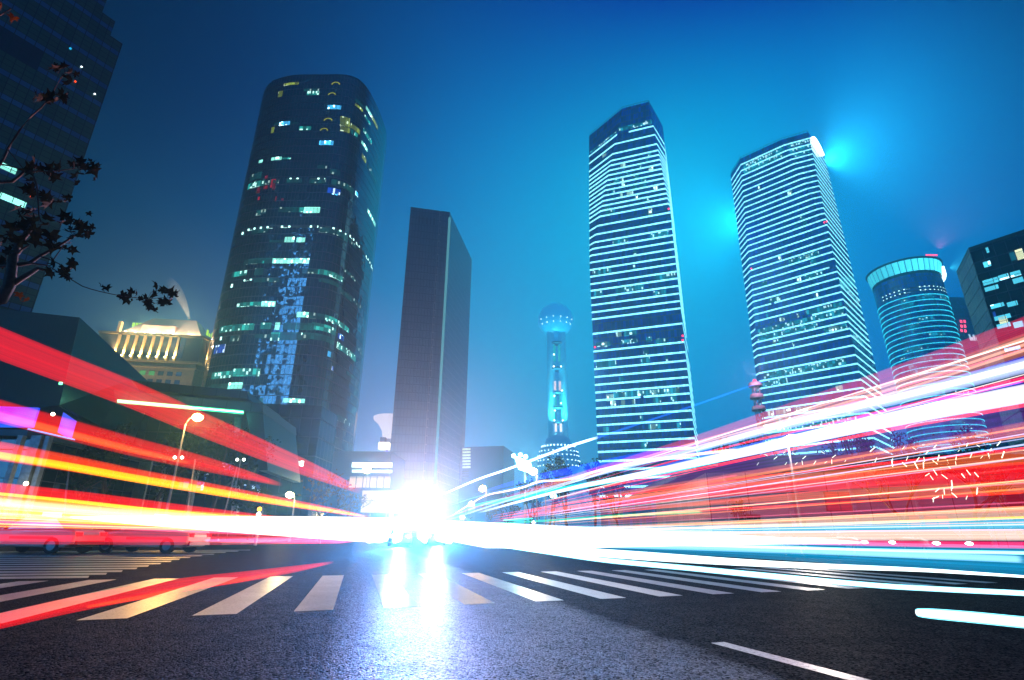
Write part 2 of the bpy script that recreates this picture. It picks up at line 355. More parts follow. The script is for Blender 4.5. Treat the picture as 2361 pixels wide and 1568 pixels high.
# ------------------------------------------------------------------ the two crystal towers with lit floor bands
GL_BLUE = curtain('blue_curtain_wall', (2, 70, 225), (0, 24, 90), 1.5, 4.2, 0.14, 0.35, 0.12, 0.01, 0.5, 0.5, 2.1)
def strip_mat(name, rgb, strength):
    g = G(name); m, cell, a, b = panes(g, 1.5, 50, 0.16, 0.0); r = g.white(cell)
    g.emission(lin(*rgb), g.math('MULTIPLY', g.math('MULTIPLY', g.math('ADD', 0.75, g.math('MULTIPLY', r, 0.5)), g.math('SUBTRACT', 1.0, g.math('MULTIPLY', m, 0.6))), strength))
    g.noshare(); return g.m
STRIP = strip_mat('floor_band_light', (135, 236, 255), 2.4)
OFFICE = litglass('cyan_office', (40, 200, 235), 0.8, 1.5, 4.2)
OFFW = litglass('bright_office', (190, 250, 240), 1.6, 1.5, 4.2)
def crystal(name, label, base, d, width, depth, cuts, H, zs, gaps, partial, sw):
    """square tower whose corners are shaved by slanting planes.
    base: left front corner; d: along the front; cuts: per corner (along front at top, along side at top, z where the cut ends)"""
    d = Vector((d[0], d[1])).normalized(); n = Vector((-d.y, d.x)) if d.x * 0 - d.y * 1 < 9 else None
    n = Vector((-d.y, d.x))
    if n.y < 0: n = -n
    B = Vector(base)
    def plan(z, off=0.0):
        def cut(c):
            f, s, z0 = c; t = max(0.0, (z - z0) / (H - z0)); return f * t, s * t
        L, Rr, BR, BL = [cut(c) for c in cuts]
        P = []
        def put(a, b): P.append(B + d * a + n * b)
        o = off
        put(L[0], -o); put(width - Rr[0], -o)
        put(width + o, Rr[1]); put(width + o, depth - BR[1])
        put(width - BR[0], depth + o); put(BL[0], depth + o)
        put(-o, depth - BL[1]); put(-o, L[1])
        return P
    t = thing(name, label, 'skyscraper', (B.x, B.y, 0))
    off = Vector((B.x, B.y, 0))
    levels = sorted(set([0.0] + [c[2] for c in cuts] + [H]))
    mb = MB()
    for z0, z1 in zip(levels[:-1], levels[1:]):
        A, C = plan(z0), plan(z1); u = 0
        for k in range(8):
            a, b, e, f = A[k], A[(k + 1) % 8], C[(k + 1) % 8], C[k]
            la = (b - a).length; lc = (e - f).length
            if max(la, lc) < 1e-3: continue
            m = u + max(la, lc) / 2
            pts = [(a.x - off.x, a.y - off.y, z0), (b.x - off.x, b.y - off.y, z0), (e.x - off.x, e.y - off.y, z1), (f.x - off.x, f.y - off.y, z1)]
            uvs = [(m - la / 2, z0), (m + la / 2, z0), (m + lc / 2, z1), (m - lc / 2, z1)]
            if la < 1e-3: pts.pop(1); uvs.pop(1)
            elif lc < 1e-3: pts.pop(3); uvs.pop(3)
            mb.quad(pts, uvs); u += max(la, lc)
    top = plan(H); mb.quad([(p.x - off.x, p.y - off.y, H) for p in top])
    mb.build('glass_wall', GL_BLUE, t)
    for z in zs:
        mb = MB(); A, C = plan(z - sw / 2, 0.12), plan(z + sw / 2, 0.12); A0, C0 = plan(z - sw / 2, -0.05), plan(z + sw / 2, -0.05); u = 0
        for k in range(8):
            a, b, e, f = A[k], A[(k + 1) % 8], C[(k + 1) % 8], C[k]
            l = (b - a).length
            if l < 0.6: continue
            segs = [(0.0, 1.0)]
            for (gz, face, g0, g1) in gaps:
                if abs(gz - z) < 0.6 and face == k:
                    segs = [s for s in ((0.0, g0), (g1, 1.0)) if s[1] - s[0] > 0.01]
            for s0, s1 in segs:
                lo = lambda p, q, s: p + (q - p) * s
                P = [lo(a, b, s0), lo(a, b, s1), lo(f, e, s1), lo(f, e, s0)]
                zz = (z - sw / 2, z - sw / 2, z + sw / 2, z + sw / 2)
                mb.quad([(p.x - off.x, p.y - off.y, h) for p, h in zip(P, zz)], [(u + l * s0, 0), (u + l * s1, 0), (u + l * s1, sw), (u + l * s0, sw)])
                i = [lo(A0[k], A0[(k + 1) % 8], s0), lo(A0[k], A0[(k + 1) % 8], s1)]
                for hh, rev in ((z - sw / 2, False), (z + sw / 2, True)):
                    q = [P[0], i[0], i[1], P[1]]; q = [(p.x - off.x, p.y - off.y, hh) for p in q]
                    mb.quad(q[::-1] if rev else q, [(u + l * s0, 0), (u + l * s0, 0), (u + l * s1, 0), (u + l * s1, 0)])
            u += l
        mb.build('light_band', STRIP, t, merge=False)
    for (k, f0, f1, z0, z1, m) in partial:            # lit offices between the bands: slim boxes just behind the glass line
        A = plan((z0 + z1) / 2, 0.06); a, b = A[k], A[(k + 1) % 8]; p, q = a + (b - a) * f0, a + (b - a) * f1
        l = (q - p).length; nn = Vector(((b - a).y, -(b - a).x)).normalized()
        mb = MB(); P = [p, q, q - nn * 0.3, p - nn * 0.3]
        mb.prism([(x.x - off.x, x.y - off.y) for x in P], z0, z1, u0=(p - a).length); mb.build('lit_window', m, t)
    # roof rail
    mb = MB(); top = plan(H, -0.6)
    for k in range(8):
        a, b = top[k], top[(k + 1) % 8]; l = (b - a).length
        if l < 1: continue
        nseg = max(2, int(l / 2.2))
        for j in range(nseg):
            p = a + (b - a) * (j / nseg); mb.box((p.x - off.x, p.y - off.y, H + 0.9), (0.14, 0.14, 1.8))
        c = (a + b) / 2; mb.box((c.x - off.x, c.y - off.y, H + 1.8), (l, 0.16, 0.16), math.atan2(b.y - a.y, b.x - a.x))
    mb.build('roof_rail', plain('dark_steel', (40, 52, 66), 0.4, 0.6), t)
    return t, plan, off
ZS1 = [19, 23.2, 27.4, 31.6, 35.8, 40.4, 45, 49.4, 53.9, 58.4, 62.7, 66.9, 71.1, 75.2, 79.5, 83.8, 88.3, 93.7, 103.8, 112.3, 116.4, 120.7, 125.1, 129.5,
       133.6, 138.2, 142.5, 147.1, 151.6, 155.7, 159.7, 164.7, 170.2, 176.1, 179.7, 182.9, 186.2, 189.7, 193.2, 196.5, 199.9, 203.2, 206.5, 209.9, 213.2, 217.8, 224.7, 231.2]
rnd = random.Random(3)
part1 = [(0, .27, .33, 100.6, 103.2, OFFW), (0, .36, .5, 100.4, 103.2, OFFICE), (0, .03, .2, 96, 98.5, OFFICE), (0, .1, .16, 95.6, 98.6, OFFW), (0, .32, .5, 96, 98.5, OFFICE), (0, .6, .66, 96, 98.5, OFFICE),
         (0, .02, .25, 84.6, 87.6, OFFICE), (0, .55, .62, 84.6, 87.6, OFFICE), (0, .03, .26, 139, 142, OFFICE), (0, .25, .45, 156.5, 159, OFFICE), (0, .72, .95, 156.5, 159, OFFICE),
         (0, .75, .98, 130.3, 133, OFFICE), (0, .3, .62, 126, 129, OFFICE), (0, .04, .14, 126, 129, OFFICE), (0, .72, .86, 121.4, 124, OFFICE),
         (0, .12, .2, 66, 69.5, OFFW), (0, .2, .9, 67.7, 70.3, OFFICE), (0, .3, .34, 67.6, 70, OFFW), (0, .46, .49, 67.6, 70, OFFW), (0, .62, .66, 67.6, 70, OFFW), (0, .76, .8, 67.6, 70, OFFW), (0, .86, .9, 67.6, 70, OFFW),
         (0, .16, .22, 63.5, 66, OFFW), (0, .28, .32, 63.5, 66, OFFW), (0, .4, .43, 63.5, 66, OFFW), (0, .62, .7, 63.5, 66, OFFICE), (0, .8, .86, 63.5, 66, OFFICE), (0, .47, .5, 55, 57.4, OFFICE),
         (0, .55, .68, 50.3, 52.8, OFFICE), (0, .57, .62, 50.3, 52.8, OFFW), (0, .84, .88, 50.3, 52.8, OFFICE), (0, .07, .13, 50.3, 52.8, OFFICE), (0, .47, .53, 41.6, 44.2, OFFICE)]
for k in range(26):
    j = rnd.randrange(32, 44); f0 = rnd.uniform(0.05, 0.85); part1.append((0, f0, f0 + rnd.uniform(0.03, 0.12), ZS1[j] + 0.6, ZS1[j + 1] - 0.6, rnd.choice([OFFICE, OFFICE, OFFW])))
for k in range(12):
    f0 = rnd.uniform(0.05, 0.8); z = rnd.choice(ZS1[5:30]); part1.append((0, f0, f0 + rnd.uniform(0.02, 0.08), z + 0.6, z + 3.2, OFFICE))
part1 += [(7, .55, .7, 219.5, 223.0, OFFW), (0, .0, .98, 233.2, 236.2, OFFICE), (7, .05, .98, 232.2, 234.4, OFFICE)]
T1, plan1, off1 = crystal('crystal_tower', 'slim dark-topped skyscraper banded with white light, next to the faint TV tower',
        (43.8, 273.5), (0.9345, -0.355), 46.7, 46.7, [(24.9, 17, 145.4), (5.9, 24.7, 167.5), (24, 17, 145), (6, 24, 167)], 250.0, ZS1,
        [(66.9, 0, .49, .525), (231.2, 0, .0, .33)], part1, 0.95)
ZS2 = [24, 28.6, 33.2, 38, 42.7, 47.3, 52, 56.6, 61.3, 65.9, 70.6, 75.2, 80.0, 84.8, 89.4, 94.2, 99.4, 105.2, 111.2, 115.6, 120, 124.5, 129.1, 134.2, 139, 143.5, 148.2, 152.6, 156.6, 161.5, 166.1,
       170.9, 175.2, 180.1, 185.2, 189.5, 193.9, 198.1, 202.3, 206.7, 211, 215.2, 219.5, 223.9, 228.2, 232.8, 237.3, 241.4, 245.5, 249.8, 254.8]
part2 = [(0, .03, .98, 125.2, 128.4, OFFICE), (0, .6, .98, 129.8, 133, OFFICE), (0, .02, .7, 120.8, 123.6, OFFICE), (0, .75, .98, 116.3, 119, OFFICE), (0, .8, .9, 116.3, 119, OFFW), (0, .05, .9, 95, 98.6, OFFICE),
         (0, .02, .3, 90.2, 93.4, OFFICE), (0, .5, .75, 166.8, 169.8, OFFICE), (0, .38, .41, 171.4, 174.4, OFFW), (0, .72, .85, 166.8, 170, OFFICE), (0, .65, .85, 153.4, 156, OFFICE), (0, .2, .35, 144, 147, OFFICE),
         (0, .05, .12, 70.6, 74.5, OFFW), (0, .14, .3, 71.5, 74.3, OFFW), (0, .33, .5, 71.5, 74.3, OFFW), (0, .08, .9, 61.8, 65, OFFICE), (2, .05, .9, 144, 147, OFFICE), (2, .1, .6, 111.6, 114.6, OFFICE),
         (0, .05, .97, 250.5, 254.2, OFFICE), (0, .05, .9, 246.2, 249.2, OFFICE), (1, .1, .95, 250.5, 254.2, OFFICE), (1, .1, .95, 246.2, 249.2, OFFICE), (1, .2, .9, 242, 245, OFFICE)]
for k in range(24):
    f0 = rnd.uniform(0.05, 0.85); z = rnd.choice(ZS2[8:46]); part2.append((0, f0, f0 + rnd.uniform(0.02, 0.07), z + 0.7, z + 3.4, rnd.choice([OFFICE, OFFW])))
d2 = Vector((0.7071, -0.7071))
Q2 = Vector((196.5, 291.8)); L2 = Q2 - d2 * 57.5
T2, plan2, off2 = crystal('crystal_tower', 'broad square skyscraper banded with white light, with a glowing crescent on its top edge',
        (L2.x, L2.y), (d2.x, d2.y), 57.5, 52.0, [(13, 13, 45), (16, 5, 182), (13, 13, 45), (16, 5, 182)], 260.0, ZS2,
        [(156.6, 0, .93, 1.0), (143.5, 0, .22, .26), (129.1, 0, .0, .66)], part2, 0.95)
# the lit crescent on the right-hand roof edge, and the one hidden on the far left edge
P = plan2(258.5, 0.6); a, b = P[2], P[3]
CRES = glow('sign_white', (225, 255, 255), 7.0, True)
def crescent(a, b, z, hgt, sgn):
    mb = MB(); nn = Vector(((b - a).y, -(b - a).x)).normalized(); pts = []
    n = 20
    up = [(k / n, math.sin(PI * k / n) ** 0.8) for k in range(n + 1)]
    front = [(a + (b - a) * s) for s, h in up]
    poly = [Vector((p.x, p.y, z + h * hgt * 0.55)) for p, (s, h) in zip(front, up)] + [Vector((p.x, p.y, z - h * hgt * 0.45)) for p, (s, h) in list(zip(front, up))[-2:0:-1]]
    nn3 = Vector((nn.x, nn.y, 0)); o = Vector((off2.x, off2.y, 0))
    mb.solid([p + nn3 * 0.9 - o for p in poly], [p - nn3 * 0.1 - o for p in poly]); return mb.build('lit_crescent', CRES, T2)
crescent(a + (b - a) * 0.05, a + (b - a) * 0.80, 256.0, 10.0, 1)

red = glow('aviation_red', (255, 30, 60), 6.0)
def beacons(t, off, plan, spots):
    for (k, f0, z) in spots:
        A = plan(z, 0.4); p = A[k] + (A[(k + 1) % 8] - A[k]) * f0
        mb = MB(); mb.ball((p.x - off.x, p.y - off.y, z), 0.45, 8, 6); mb.build('beacon', red, t)
beacons(T1, off1, plan1, [(0, .02, 96), (0, .985, 94.6), (0, .99, 172.5), (0, .99, 97.0)])
beacons(T2, off2, plan2, [(1, .05, 187.2), (1, .9, 187.6), (0, .02, 172.0)])
# lamps of the roof signs light the mist beside the tower
def lamp(name, loc, rgb, power, radius=0.5, parent=None, kind='POINT', **kw):
    l = bpy.data.lights.new(name, kind); l.color = rgb; l.energy = power
    if kind in ('POINT', 'SPOT'): l.shadow_soft_size = radius
    for k, v in kw.items(): setattr(l, k, v)
    o = bpy.data.objects.new(name, l); COL.objects.link(o)
    if parent: o.parent = parent; o.location = Vector(loc) - parent.location
    else: o.location = loc
    return o

# the roof signs face outward and light the mist beside the tower
def mist_spot(name, loc, aim, rgb, power, parent, deg=150, rad=1.0):
    o = lamp(name, loc, rgb, power, rad, parent, 'SPOT'); o.data.spot_size = math.radians(deg); o.data.spot_blend = 0.6
    o.rotation_euler = Vector(aim).to_track_quat('-Z', 'Y').to_euler(); return o
P = plan2(256.0, 1.6); n2_ = Vector((0.7071, 0.7071))
pr = P[3] + n2_ * 4.0 - d2 * 3.0; pl_ = P[6] - d2 * 2.0 + n2_ * 1.0
mist_spot('sign_light', (pr.x, pr.y, 258), (d2.x, d2.y - .2, .10), (.05, .62, 1.0), 1.6e6, T2, 165)
mist_spot('sign_light', (pl_.x, pl_.y, 240), (-d2.x, -.35, .03), (.03, .66, 1.0), 1.4e6, T2, 165)
# ------------------------------------------------------------------ helpers for facades
def resample(pts, step, closed=True):
    out = []; n = len(pts)
    for k in range(n if closed else n - 1):
        p0, p1, p2, p3 = [Vector(pts[(k + j) % n]) for j in (-1, 0, 1, 2)] if closed else \
            [Vector(pts[max(0, k - 1)]), Vector(pts[k]), Vector(pts[k + 1]), Vector(pts[min(n - 1, k + 2)])]
        m = max(1, int((p2 - p1).length / step))
        for j in range(m):
            t = j / m
            out.append(0.5 * ((2 * p1) + (p2 - p0) * t + (2 * p0 - 5 * p1 + 4 * p2 - p3) * t * t + (3 * p1 - p0 - 3 * p2 + p3) * t ** 3))
    return out
class Plan:
    """closed plan polyline, addressed by arc length"""
    def __init__(s, pts):
        s.p = [Vector((p[0], p[1])) for p in pts]; n = len(s.p)
        ar = sum(s.p[k].x * s.p[(k + 1) % n].y - s.p[(k + 1) % n].x * s.p[k].y for k in range(n))
        if ar < 0: s.p.reverse()
        s.s = [0.0]
        for k in range(n): s.s.append(s.s[-1] + (s.p[(k + 1) % n] - s.p[k]).length)
        s.len = s.s[-1]; s.n = n
    def at(s, t):
        t %= s.len
        for k in range(s.n):
            if s.s[k + 1] >= t: break
        a, b = s.p[k], s.p[(k + 1) % s.n]; d = (b - a).normalized()
        return a + d * (t - s.s[k]), Vector((d.y, -d.x))
    def hit(s, u, v):
        r = ray(u, v); best = None
        for k in range(s.n):
            a, b = s.p[k], s.p[(k + 1) % s.n]; e = b - a
            det = r.x * (-e.y) + e.x * r.y
            if abs(det) < 1e-9: continue
            t = (a.x * (-e.y) + e.x * a.y) / det; q = (r.x * a.y - r.y * a.x) / det
            if t > 0 and -1e-6 <= q <= 1 + 1e-6 and (best is None or t < best[0]): best = (t, s.s[k] + e.length * q, CAMH + r.z * t)
        return best[1:] if best else None
    def strip(s, mb, s0, s1, z0, z1, out, depth, org, step=2.0):
        if s1 < s0: s1 += s.len
        n = max(1, int((s1 - s0) / step)); ts = [s0 + (s1 - s0) * k / n for k in range(n + 1)]
        o = [s.at(t) for t in ts]; F_ = [p + q * out - org for p, q in o]; B_ = [p + q * (out - depth) - org for p, q in o]
        for k in range(n):
            a, b, c, d = F_[k], F_[k + 1], B_[k + 1], B_[k]; U = (ts[k], ts[k + 1])
            mb.quad([(a.x, a.y, z0), (b.x, b.y, z0), (b.x, b.y, z1), (a.x, a.y, z1)], [(U[0], z0), (U[1], z0), (U[1], z1), (U[0], z1)])
            mb.quad([(d.x, d.y, z1), (a.x, a.y, z1), (b.x, b.y, z1), (c.x, c.y, z1)], [(U[0], z1)] * 4)
            mb.quad([(d.x, d.y, z0), (c.x, c.y, z0), (b.x, b.y, z0), (a.x, a.y, z0)], [(U[0], z0)] * 4)
        for e, rev in ((0, True), (n, False)):
            a, d = F_[e], B_[e]; q = [(a.x, a.y, z0), (d.x, d.y, z0), (d.x, d.y, z1), (a.x, a.y, z1)]
            mb.quad(q[::-1] if rev else q, [(ts[e], z0)] * 4)
def hull(pts, name, mat, parent=None, org=(0, 0, 0)):
    bm = bmesh.new(); o = Vector(org)
    for p in pts: bm.verts.new(Vector(p) - o)
    r = bmesh.ops.convex_hull(bm, input=bm.verts)
    bmesh.ops.delete(bm, geom=[v for v in bm.verts if not v.link_faces], context='VERTS')
    bmesh.ops.dissolve_limit(bm, angle_limit=0.01, verts=bm.verts, edges=bm.edges)
    bmesh.ops.recalc_face_normals(bm, faces=bm.faces)
    uv = bm.loops.layers.uv.new('UVMap')
    for f in bm.faces:
        n = f.normal; ax = Vector((0, 0, 1)) if abs(n.z) < 0.9 else Vector((0, 1, 0))
        e = ax.cross(n).normalized(); g2 = n.cross(e)
        for l in f.loops: l[uv].uv = (l.vert.co.dot(e), l.vert.co.dot(g2) if abs(n.z) >= .9 else l.vert.co.z)
    me = bpy.data.meshes.new(name); bm.to_mesh(me); bm.free(); me.materials.append(mat)
    ob = bpy.data.objects.new(name, me); COL.objects.link(ob)
    if parent: ob.parent = parent
    return ob
def tower(name, label, pts, H, mat, cat='skyscraper', z0=0.0, step=None):
    pl = Plan(resample(pts, step) if step else pts); c = sum(pl.p, Vector((0, 0))) / pl.n
    t = thing(name, label, cat, (c.x, c.y, 0)); mb = MB(); mb.prism([p - c for p in pl.p], z0, H)
    mb.build('facade', mat, t); return t, pl, c
def lit_rows(t, pl, org, rows, scale, ox, oy, hgt, out=0.14):
    """lit offices and painted red reflections measured from the photograph: (x0, y0, x1, y1 or None, height, material)"""
    for (x0, y0, x1, y1, h, m) in rows:
        a = pl.hit(ox + scale * x0, oy + scale * y0); b = pl.hit(ox + scale * x1, oy + scale * (y1 if y1 is not None else y0))
        if not a or not b: continue
        z = (a[1] + b[1]) / 2 if y1 is not None else a[1]
        if y1 is None: z = (a[1] + b[1]) / 2 if abs(a[1] - b[1]) < 6 else a[1]
        s0, s1 = a[0], b[0]
        if (s1 - s0) % pl.len > pl.len / 2: s0, s1 = s1, s0
        mb = MB(); pl.strip(mb, s0, s1, z - h / 2, z + h / 2, out, 0.3, org); mb.build('lit_window', m, t)

# ------------------------------------------------------------------ the rounded dark glass tower
DARKG = curtain('dark_curtain_wall', (2, 8, 20), (1, 4, 9), 1.5, 4.0, 0.12, 0.3, 0.05, 0.022, 0.7, 0.6, 1.8, 0.07)
TEAL = litglass('teal_office', (50, 215, 200), 1.0, 1.5, 4.0, hot=0.14)
TEALD = litglass('dim_teal_office', (30, 130, 125), 0.42, 1.5, 4.0, 0.3, hot=0.05)
TEALB = litglass('bright_teal_office', (150, 255, 235), 2.2, 1.5, 4.0, 0.45)
CYANB = litglass('bright_cyan_office', (70, 190, 255), 2.6, 1.5, 4.0, 0.35)
BLUEW = litglass('blue_office', (30, 90, 230), 1.0, 1.5, 4.0, 0.4)
YELW = litglass('yellow_office', (190, 220, 70), 0.8, 1.5, 4.0, 0.2, hot=0.1)
REDREFL = litglass('red_reflection', (220, 15, 40), 0.7, 1.2, 2.0, 0.1, hot=0.0)  # red reflections in the glass, painted as glowing panes
DOTS = None
def dotmat():
    g = G('ceiling_lamps'); x, y, _ = g.xyz(g.uv()); a = g.math('FRACT', g.math('DIVIDE', x, 3.0))
    d = g.math('LESS_THAN', g.math('ABSOLUTE', g.math('SUBTRACT', a, 0.5)), 0.14); r = g.white(g.comb(g.math('FLOOR', g.math('DIVIDE', x, 3.0)), 0.0, 1.0))
    s = g.math('MULTIPLY', d, g.math('GREATER_THAN', r, 0.15))
    g.bsdf((0.01, 0.02, 0.03, 1), 0.2, emit=lin(190, 255, 245), estr=g.math('ADD', g.math('MULTIPLY', s, 3.0), 0.03)); g.noshare(); return g.m
DOTS = dotmat()
front = [(-125.4, 217), (-122.5, 206.5), (-116.5, 198.6), (-111.0, 195.6), (-103.0, 193.4), (-95.0, 193.0), (-87.0, 192.8), (-79.0, 192.8), (-73.4, 194.8), (-70.0, 200.6), (-68.0, 212), (-67.2, 224), (-67.8, 233),
         (-72, 247), (-83, 256), (-99, 258), (-114, 250), (-122, 237)]
TB, plB, oB = tower('rounded_tower', 'dark glass skyscraper with rounded corners and scattered teal lit floors', front, 200.0, DARKG, step=2.2)
mb = MB(); mb.prism([oB * 0 + (p - oB) * 0.985 for p in plB.p], 200.0, 201.2); mb.build('roof_edge', plain('black_roof', (10, 16, 24), 0.4), TB)
R7 = [(600, 142, 742, 142, 1.3, YELW), (830, 236, 950, 232, 2.2, TEAL), (800, 205, 950, 200, 1.5, TEALD), (540, 245, 580, 242, 3.4, YELW), (1035, 380, 1175, 378, 2.2, CYANB), (550, 544, 655, 540, 2.0, CYANB),
      (500, 548, 545, 546, 1.4, TEALD), (660, 540, 745, 538, 0.8, TEALD), (750, 592, 872, 590, 2.0, TEAL), (468, 612, 497, 606, 3.2, YELW), (955, 738, 1098, 738, 2.2, CYANB), (470, 902, 572, 896, 1.6, TEALB),
      (345, 928, 380, 922, 1.4, TEALB), (580, 898, 665, 893, 0.8, TEAL), (1165, 492, 1262, 515, 2.6, YELW), (1165, 535, 1262, 560, 2.8, YELW), (1165, 590, 1262, 620, 2.6, YELW), (1270, 575, 1365, 620, 2.4, YELW), (1275, 630, 1340, 655, 2.0, TEAL),
      (1312, 318, 1400, 350, 1.6, TEALD), (1312, 372, 1395, 390, 1.2, YELW), (1425, 390, 1480, 450, 1.6, TEALB), (1410, 470, 1470, 545, 1.6, TEAL), (1480, 480, 1545, 575, 1.6, YELW), (1400, 600, 1480, 740, 2.0, TEAL), (1420, 600, 1460, 660, 2.0, TEALD),
      (1380, 730, 1440, 810, 1.6, TEALB), (1385, 860, 1425, 925, 2.4, YELW), (1440, 970, 1530, 1130, 2.2, TEALD), (260, 1095, 370, 1060, 3.4, TEALD), (235, 1180, 400, 1145, 2.8, TEAL), (410, 1145, 545, 1125, 1.8, TEALD), (620, 1103, 770, 1100, 0.8, DOTS),
      (620, 1125, 780, 1122, 1.8, TEALD), (860, 1100, 1010, 1103, 0.8, DOTS), (850, 1130, 1020, 1130, 1.8, TEALD), (1075, 1135, 1300, 1230, 2.6, TEALD), (1035, 1215, 1165, 1240, 2.6, BLUEW), (1080, 1248, 1140, 1255, 1.2, CYANB),
      (745, 1418, 800, 1415, 2.2, TEAL), (800, 1415, 960, 1420, 2.8, TEALB), (320, 1445, 420, 1435, 2.6, TEALD), (540, 1415, 740, 1415, 2.4, TEALD), (1320, 1240, 1345, 1270, 1.8, CYANB), (1060, 1030, 1165, 1040, 2.6, TEALD), (935, 978, 1030, 985, 1.6, TEALD), (1440, 1430, 1520, 1560, 1.8, TEALB),
      (405, 1090, 430, 1085, 1.6, REDREFL), (465, 1150, 512, 1145, 4.2, REDREFL), (320, 1225, 352, 1215, 2.8, REDREFL), (390, 1185, 430, 1190, 1.6, REDREFL), (475, 1195, 508, 1192, 2.0, REDREFL), (335, 1300, 350, 1298, 1.5, REDREFL), (507, 1308, 520, 1306, 2.6, REDREFL), (570, 1312, 594, 1310, 1.0, REDREFL)]  # the red panes are painted reflections, no lit rooms behind them
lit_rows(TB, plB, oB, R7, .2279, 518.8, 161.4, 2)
R8 = [(315, 195, 340, 180, 1.2, DOTS), (345, 165, 600, 130, 0.9, DOTS), (640, 126, 1000, 128, 0.9, DOTS), (1060, 132, 1245, 190, 0.9, DOTS), (1250, 205, 1480, 500, 0.9, DOTS), (415, 175, 560, 155, 2.0, TEALD), (1010, 155, 1260, 235, 2.4, TEALD), (1270, 245, 1330, 300, 1.6, TEALD),
      (705, 240, 790, 240, 2.4, TEALB), (810, 244, 885, 244, 2.2, TEALB), (570, 258, 700, 252, 1.2, TEALD), (345, 445, 600, 425, 2.4, TEALD), (595, 428, 920, 428, 2.2, TEALB), (455, 445, 520, 436, 1.0, TEAL), (240, 555, 370, 530, 2.2, TEAL), (440, 530, 515, 515, 3.0, TEALD), (860, 525, 1000, 520, 2.0, TEALD),
      (1000, 530, 1220, 590, 2.2, TEAL), (1100, 555, 1195, 582, 1.6, TEALB), (345, 600, 430, 594, 0.7, DOTS), (430, 610, 660, 590, 1.8, TEALD), (1005, 600, 1180, 640, 1.8, TEALD), (220, 655, 245, 645, 1.6, DOTS), (285, 820, 500, 810, 1.8, TEAL), (500, 810, 622, 806, 2.2, TEALB),
      (1195, 690, 1300, 780, 1.6, TEALD), (1310, 770, 1380, 850, 1.6, TEALD), (1230, 510, 1330, 600, 1.4, TEALD), (810, 905, 915, 902, 2.2, TEALB), (915, 905, 1050, 930, 2.4, TEALD), (1055, 935, 1270, 1035, 2.0, TEAL), (1070, 945, 1140, 965, 1.6, TEALB),
      (130, 1045, 435, 1005, 2.6, TEAL), (490, 1003, 585, 1003, 2.6, TEAL), (620, 1005, 660, 1003, 3.0, TEALB), (690, 1012, 1000, 1010, 2.8, TEALD), (805, 1005, 940, 1010, 2.8, TEAL), (940, 1012, 1155, 1050, 2.8, TEAL), (120, 1130, 190, 1095, 1.4, DOTS), (225, 1120, 300, 1108, 2.2, TEALD), (440, 1095, 580, 1090, 1.8, TEALD),
      (580, 1098, 660, 1095, 3.4, TEAL), (660, 1090, 915, 1100, 3.2, TEALD), (690, 1072, 860, 1074, 0.9, DOTS), (915, 1100, 1140, 1135, 2.6, TEALD), (1165, 1175, 1330, 1290, 2.6, TEAL), (85, 1215, 175, 1200, 3.4, BLUEW), (60, 1450, 240, 1425, 2.6, TEAL), (240, 1425, 485, 1405, 3.0, TEAL),
      (50, 1540, 210, 1530, 1.6, TEALD), (205, 1532, 330, 1530, 2.4, TEALB), (1175, 1100, 1225, 1105, 2.0, BLUEW), (1080, 1250, 1110, 1252, 2.2, CYANB), (1120, 1375, 1135, 1380, 1.6, BLUEW), (1345, 1205, 1395, 1260, 1.6, TEALD), (1380, 760, 1450, 870, 1.5, TEALD), (1250, 1410, 1330, 1480, 1.4, TEALD)]
lit_rows(TB, plB, oB, R8, .2610, 472.6, 489.9, 2)
# near the foot of the tower
R3 = [(620, 1000, 690, 1000, 2.4, TEAL), (615, 718, 740, 716, 1.6, TEALB), (480, 715, 500, 712, 1.6, TEALD), (880, 795, 1000, 850, 2.2, TEALD), (940, 355, 960, 358, 2.0, CYANB), (600, 1000, 690, 1005, 2.0, TEALD), (800, 1010, 870, 1015, 1.6, TEALD)]
lit_rows(TB, plB, oB, R3, 1300 / 1853 * .5764, 403.5, 634.0, 2)
# half-round fanlights glowing yellow near the top
for (x, y, w_, m) in [(1123, 135, 90, YELW), (1084, 240, 80, YELW), (1045, 500, 90, YELW), (1004, 600, 82, YELW)]:
    a = plB.hit(518.8 + .2279 * (x - w_ / 2), 161.4 + .2279 * y); b = plB.hit(518.8 + .2279 * (x + w_ / 2), 161.4 + .2279 * y)
    if a and b:
        s0, s1 = a[0], b[0]; r = abs(s1 - s0) / 2; sc_ = (s0 + s1) / 2; z = a[1] - 0.8; mb = MB(); n = 10
        for k in range(n):
            q = []
            for t_, rr in ((k, r), (k + 1, r), (k + 1, r * 0.72), (k, r * 0.72)):
                an = PI * t_ / n; p, nn = plB.at(sc_ + rr * math.cos(an)); p = p + nn * 0.15 - oB; q.append((p.x, p.y, z + rr * 0.75 * math.sin(an)))
            mb.quad(q)
        mb.build('fanlight', glow('fanlight_yellow', (190, 200, 40), 0.7), TB)

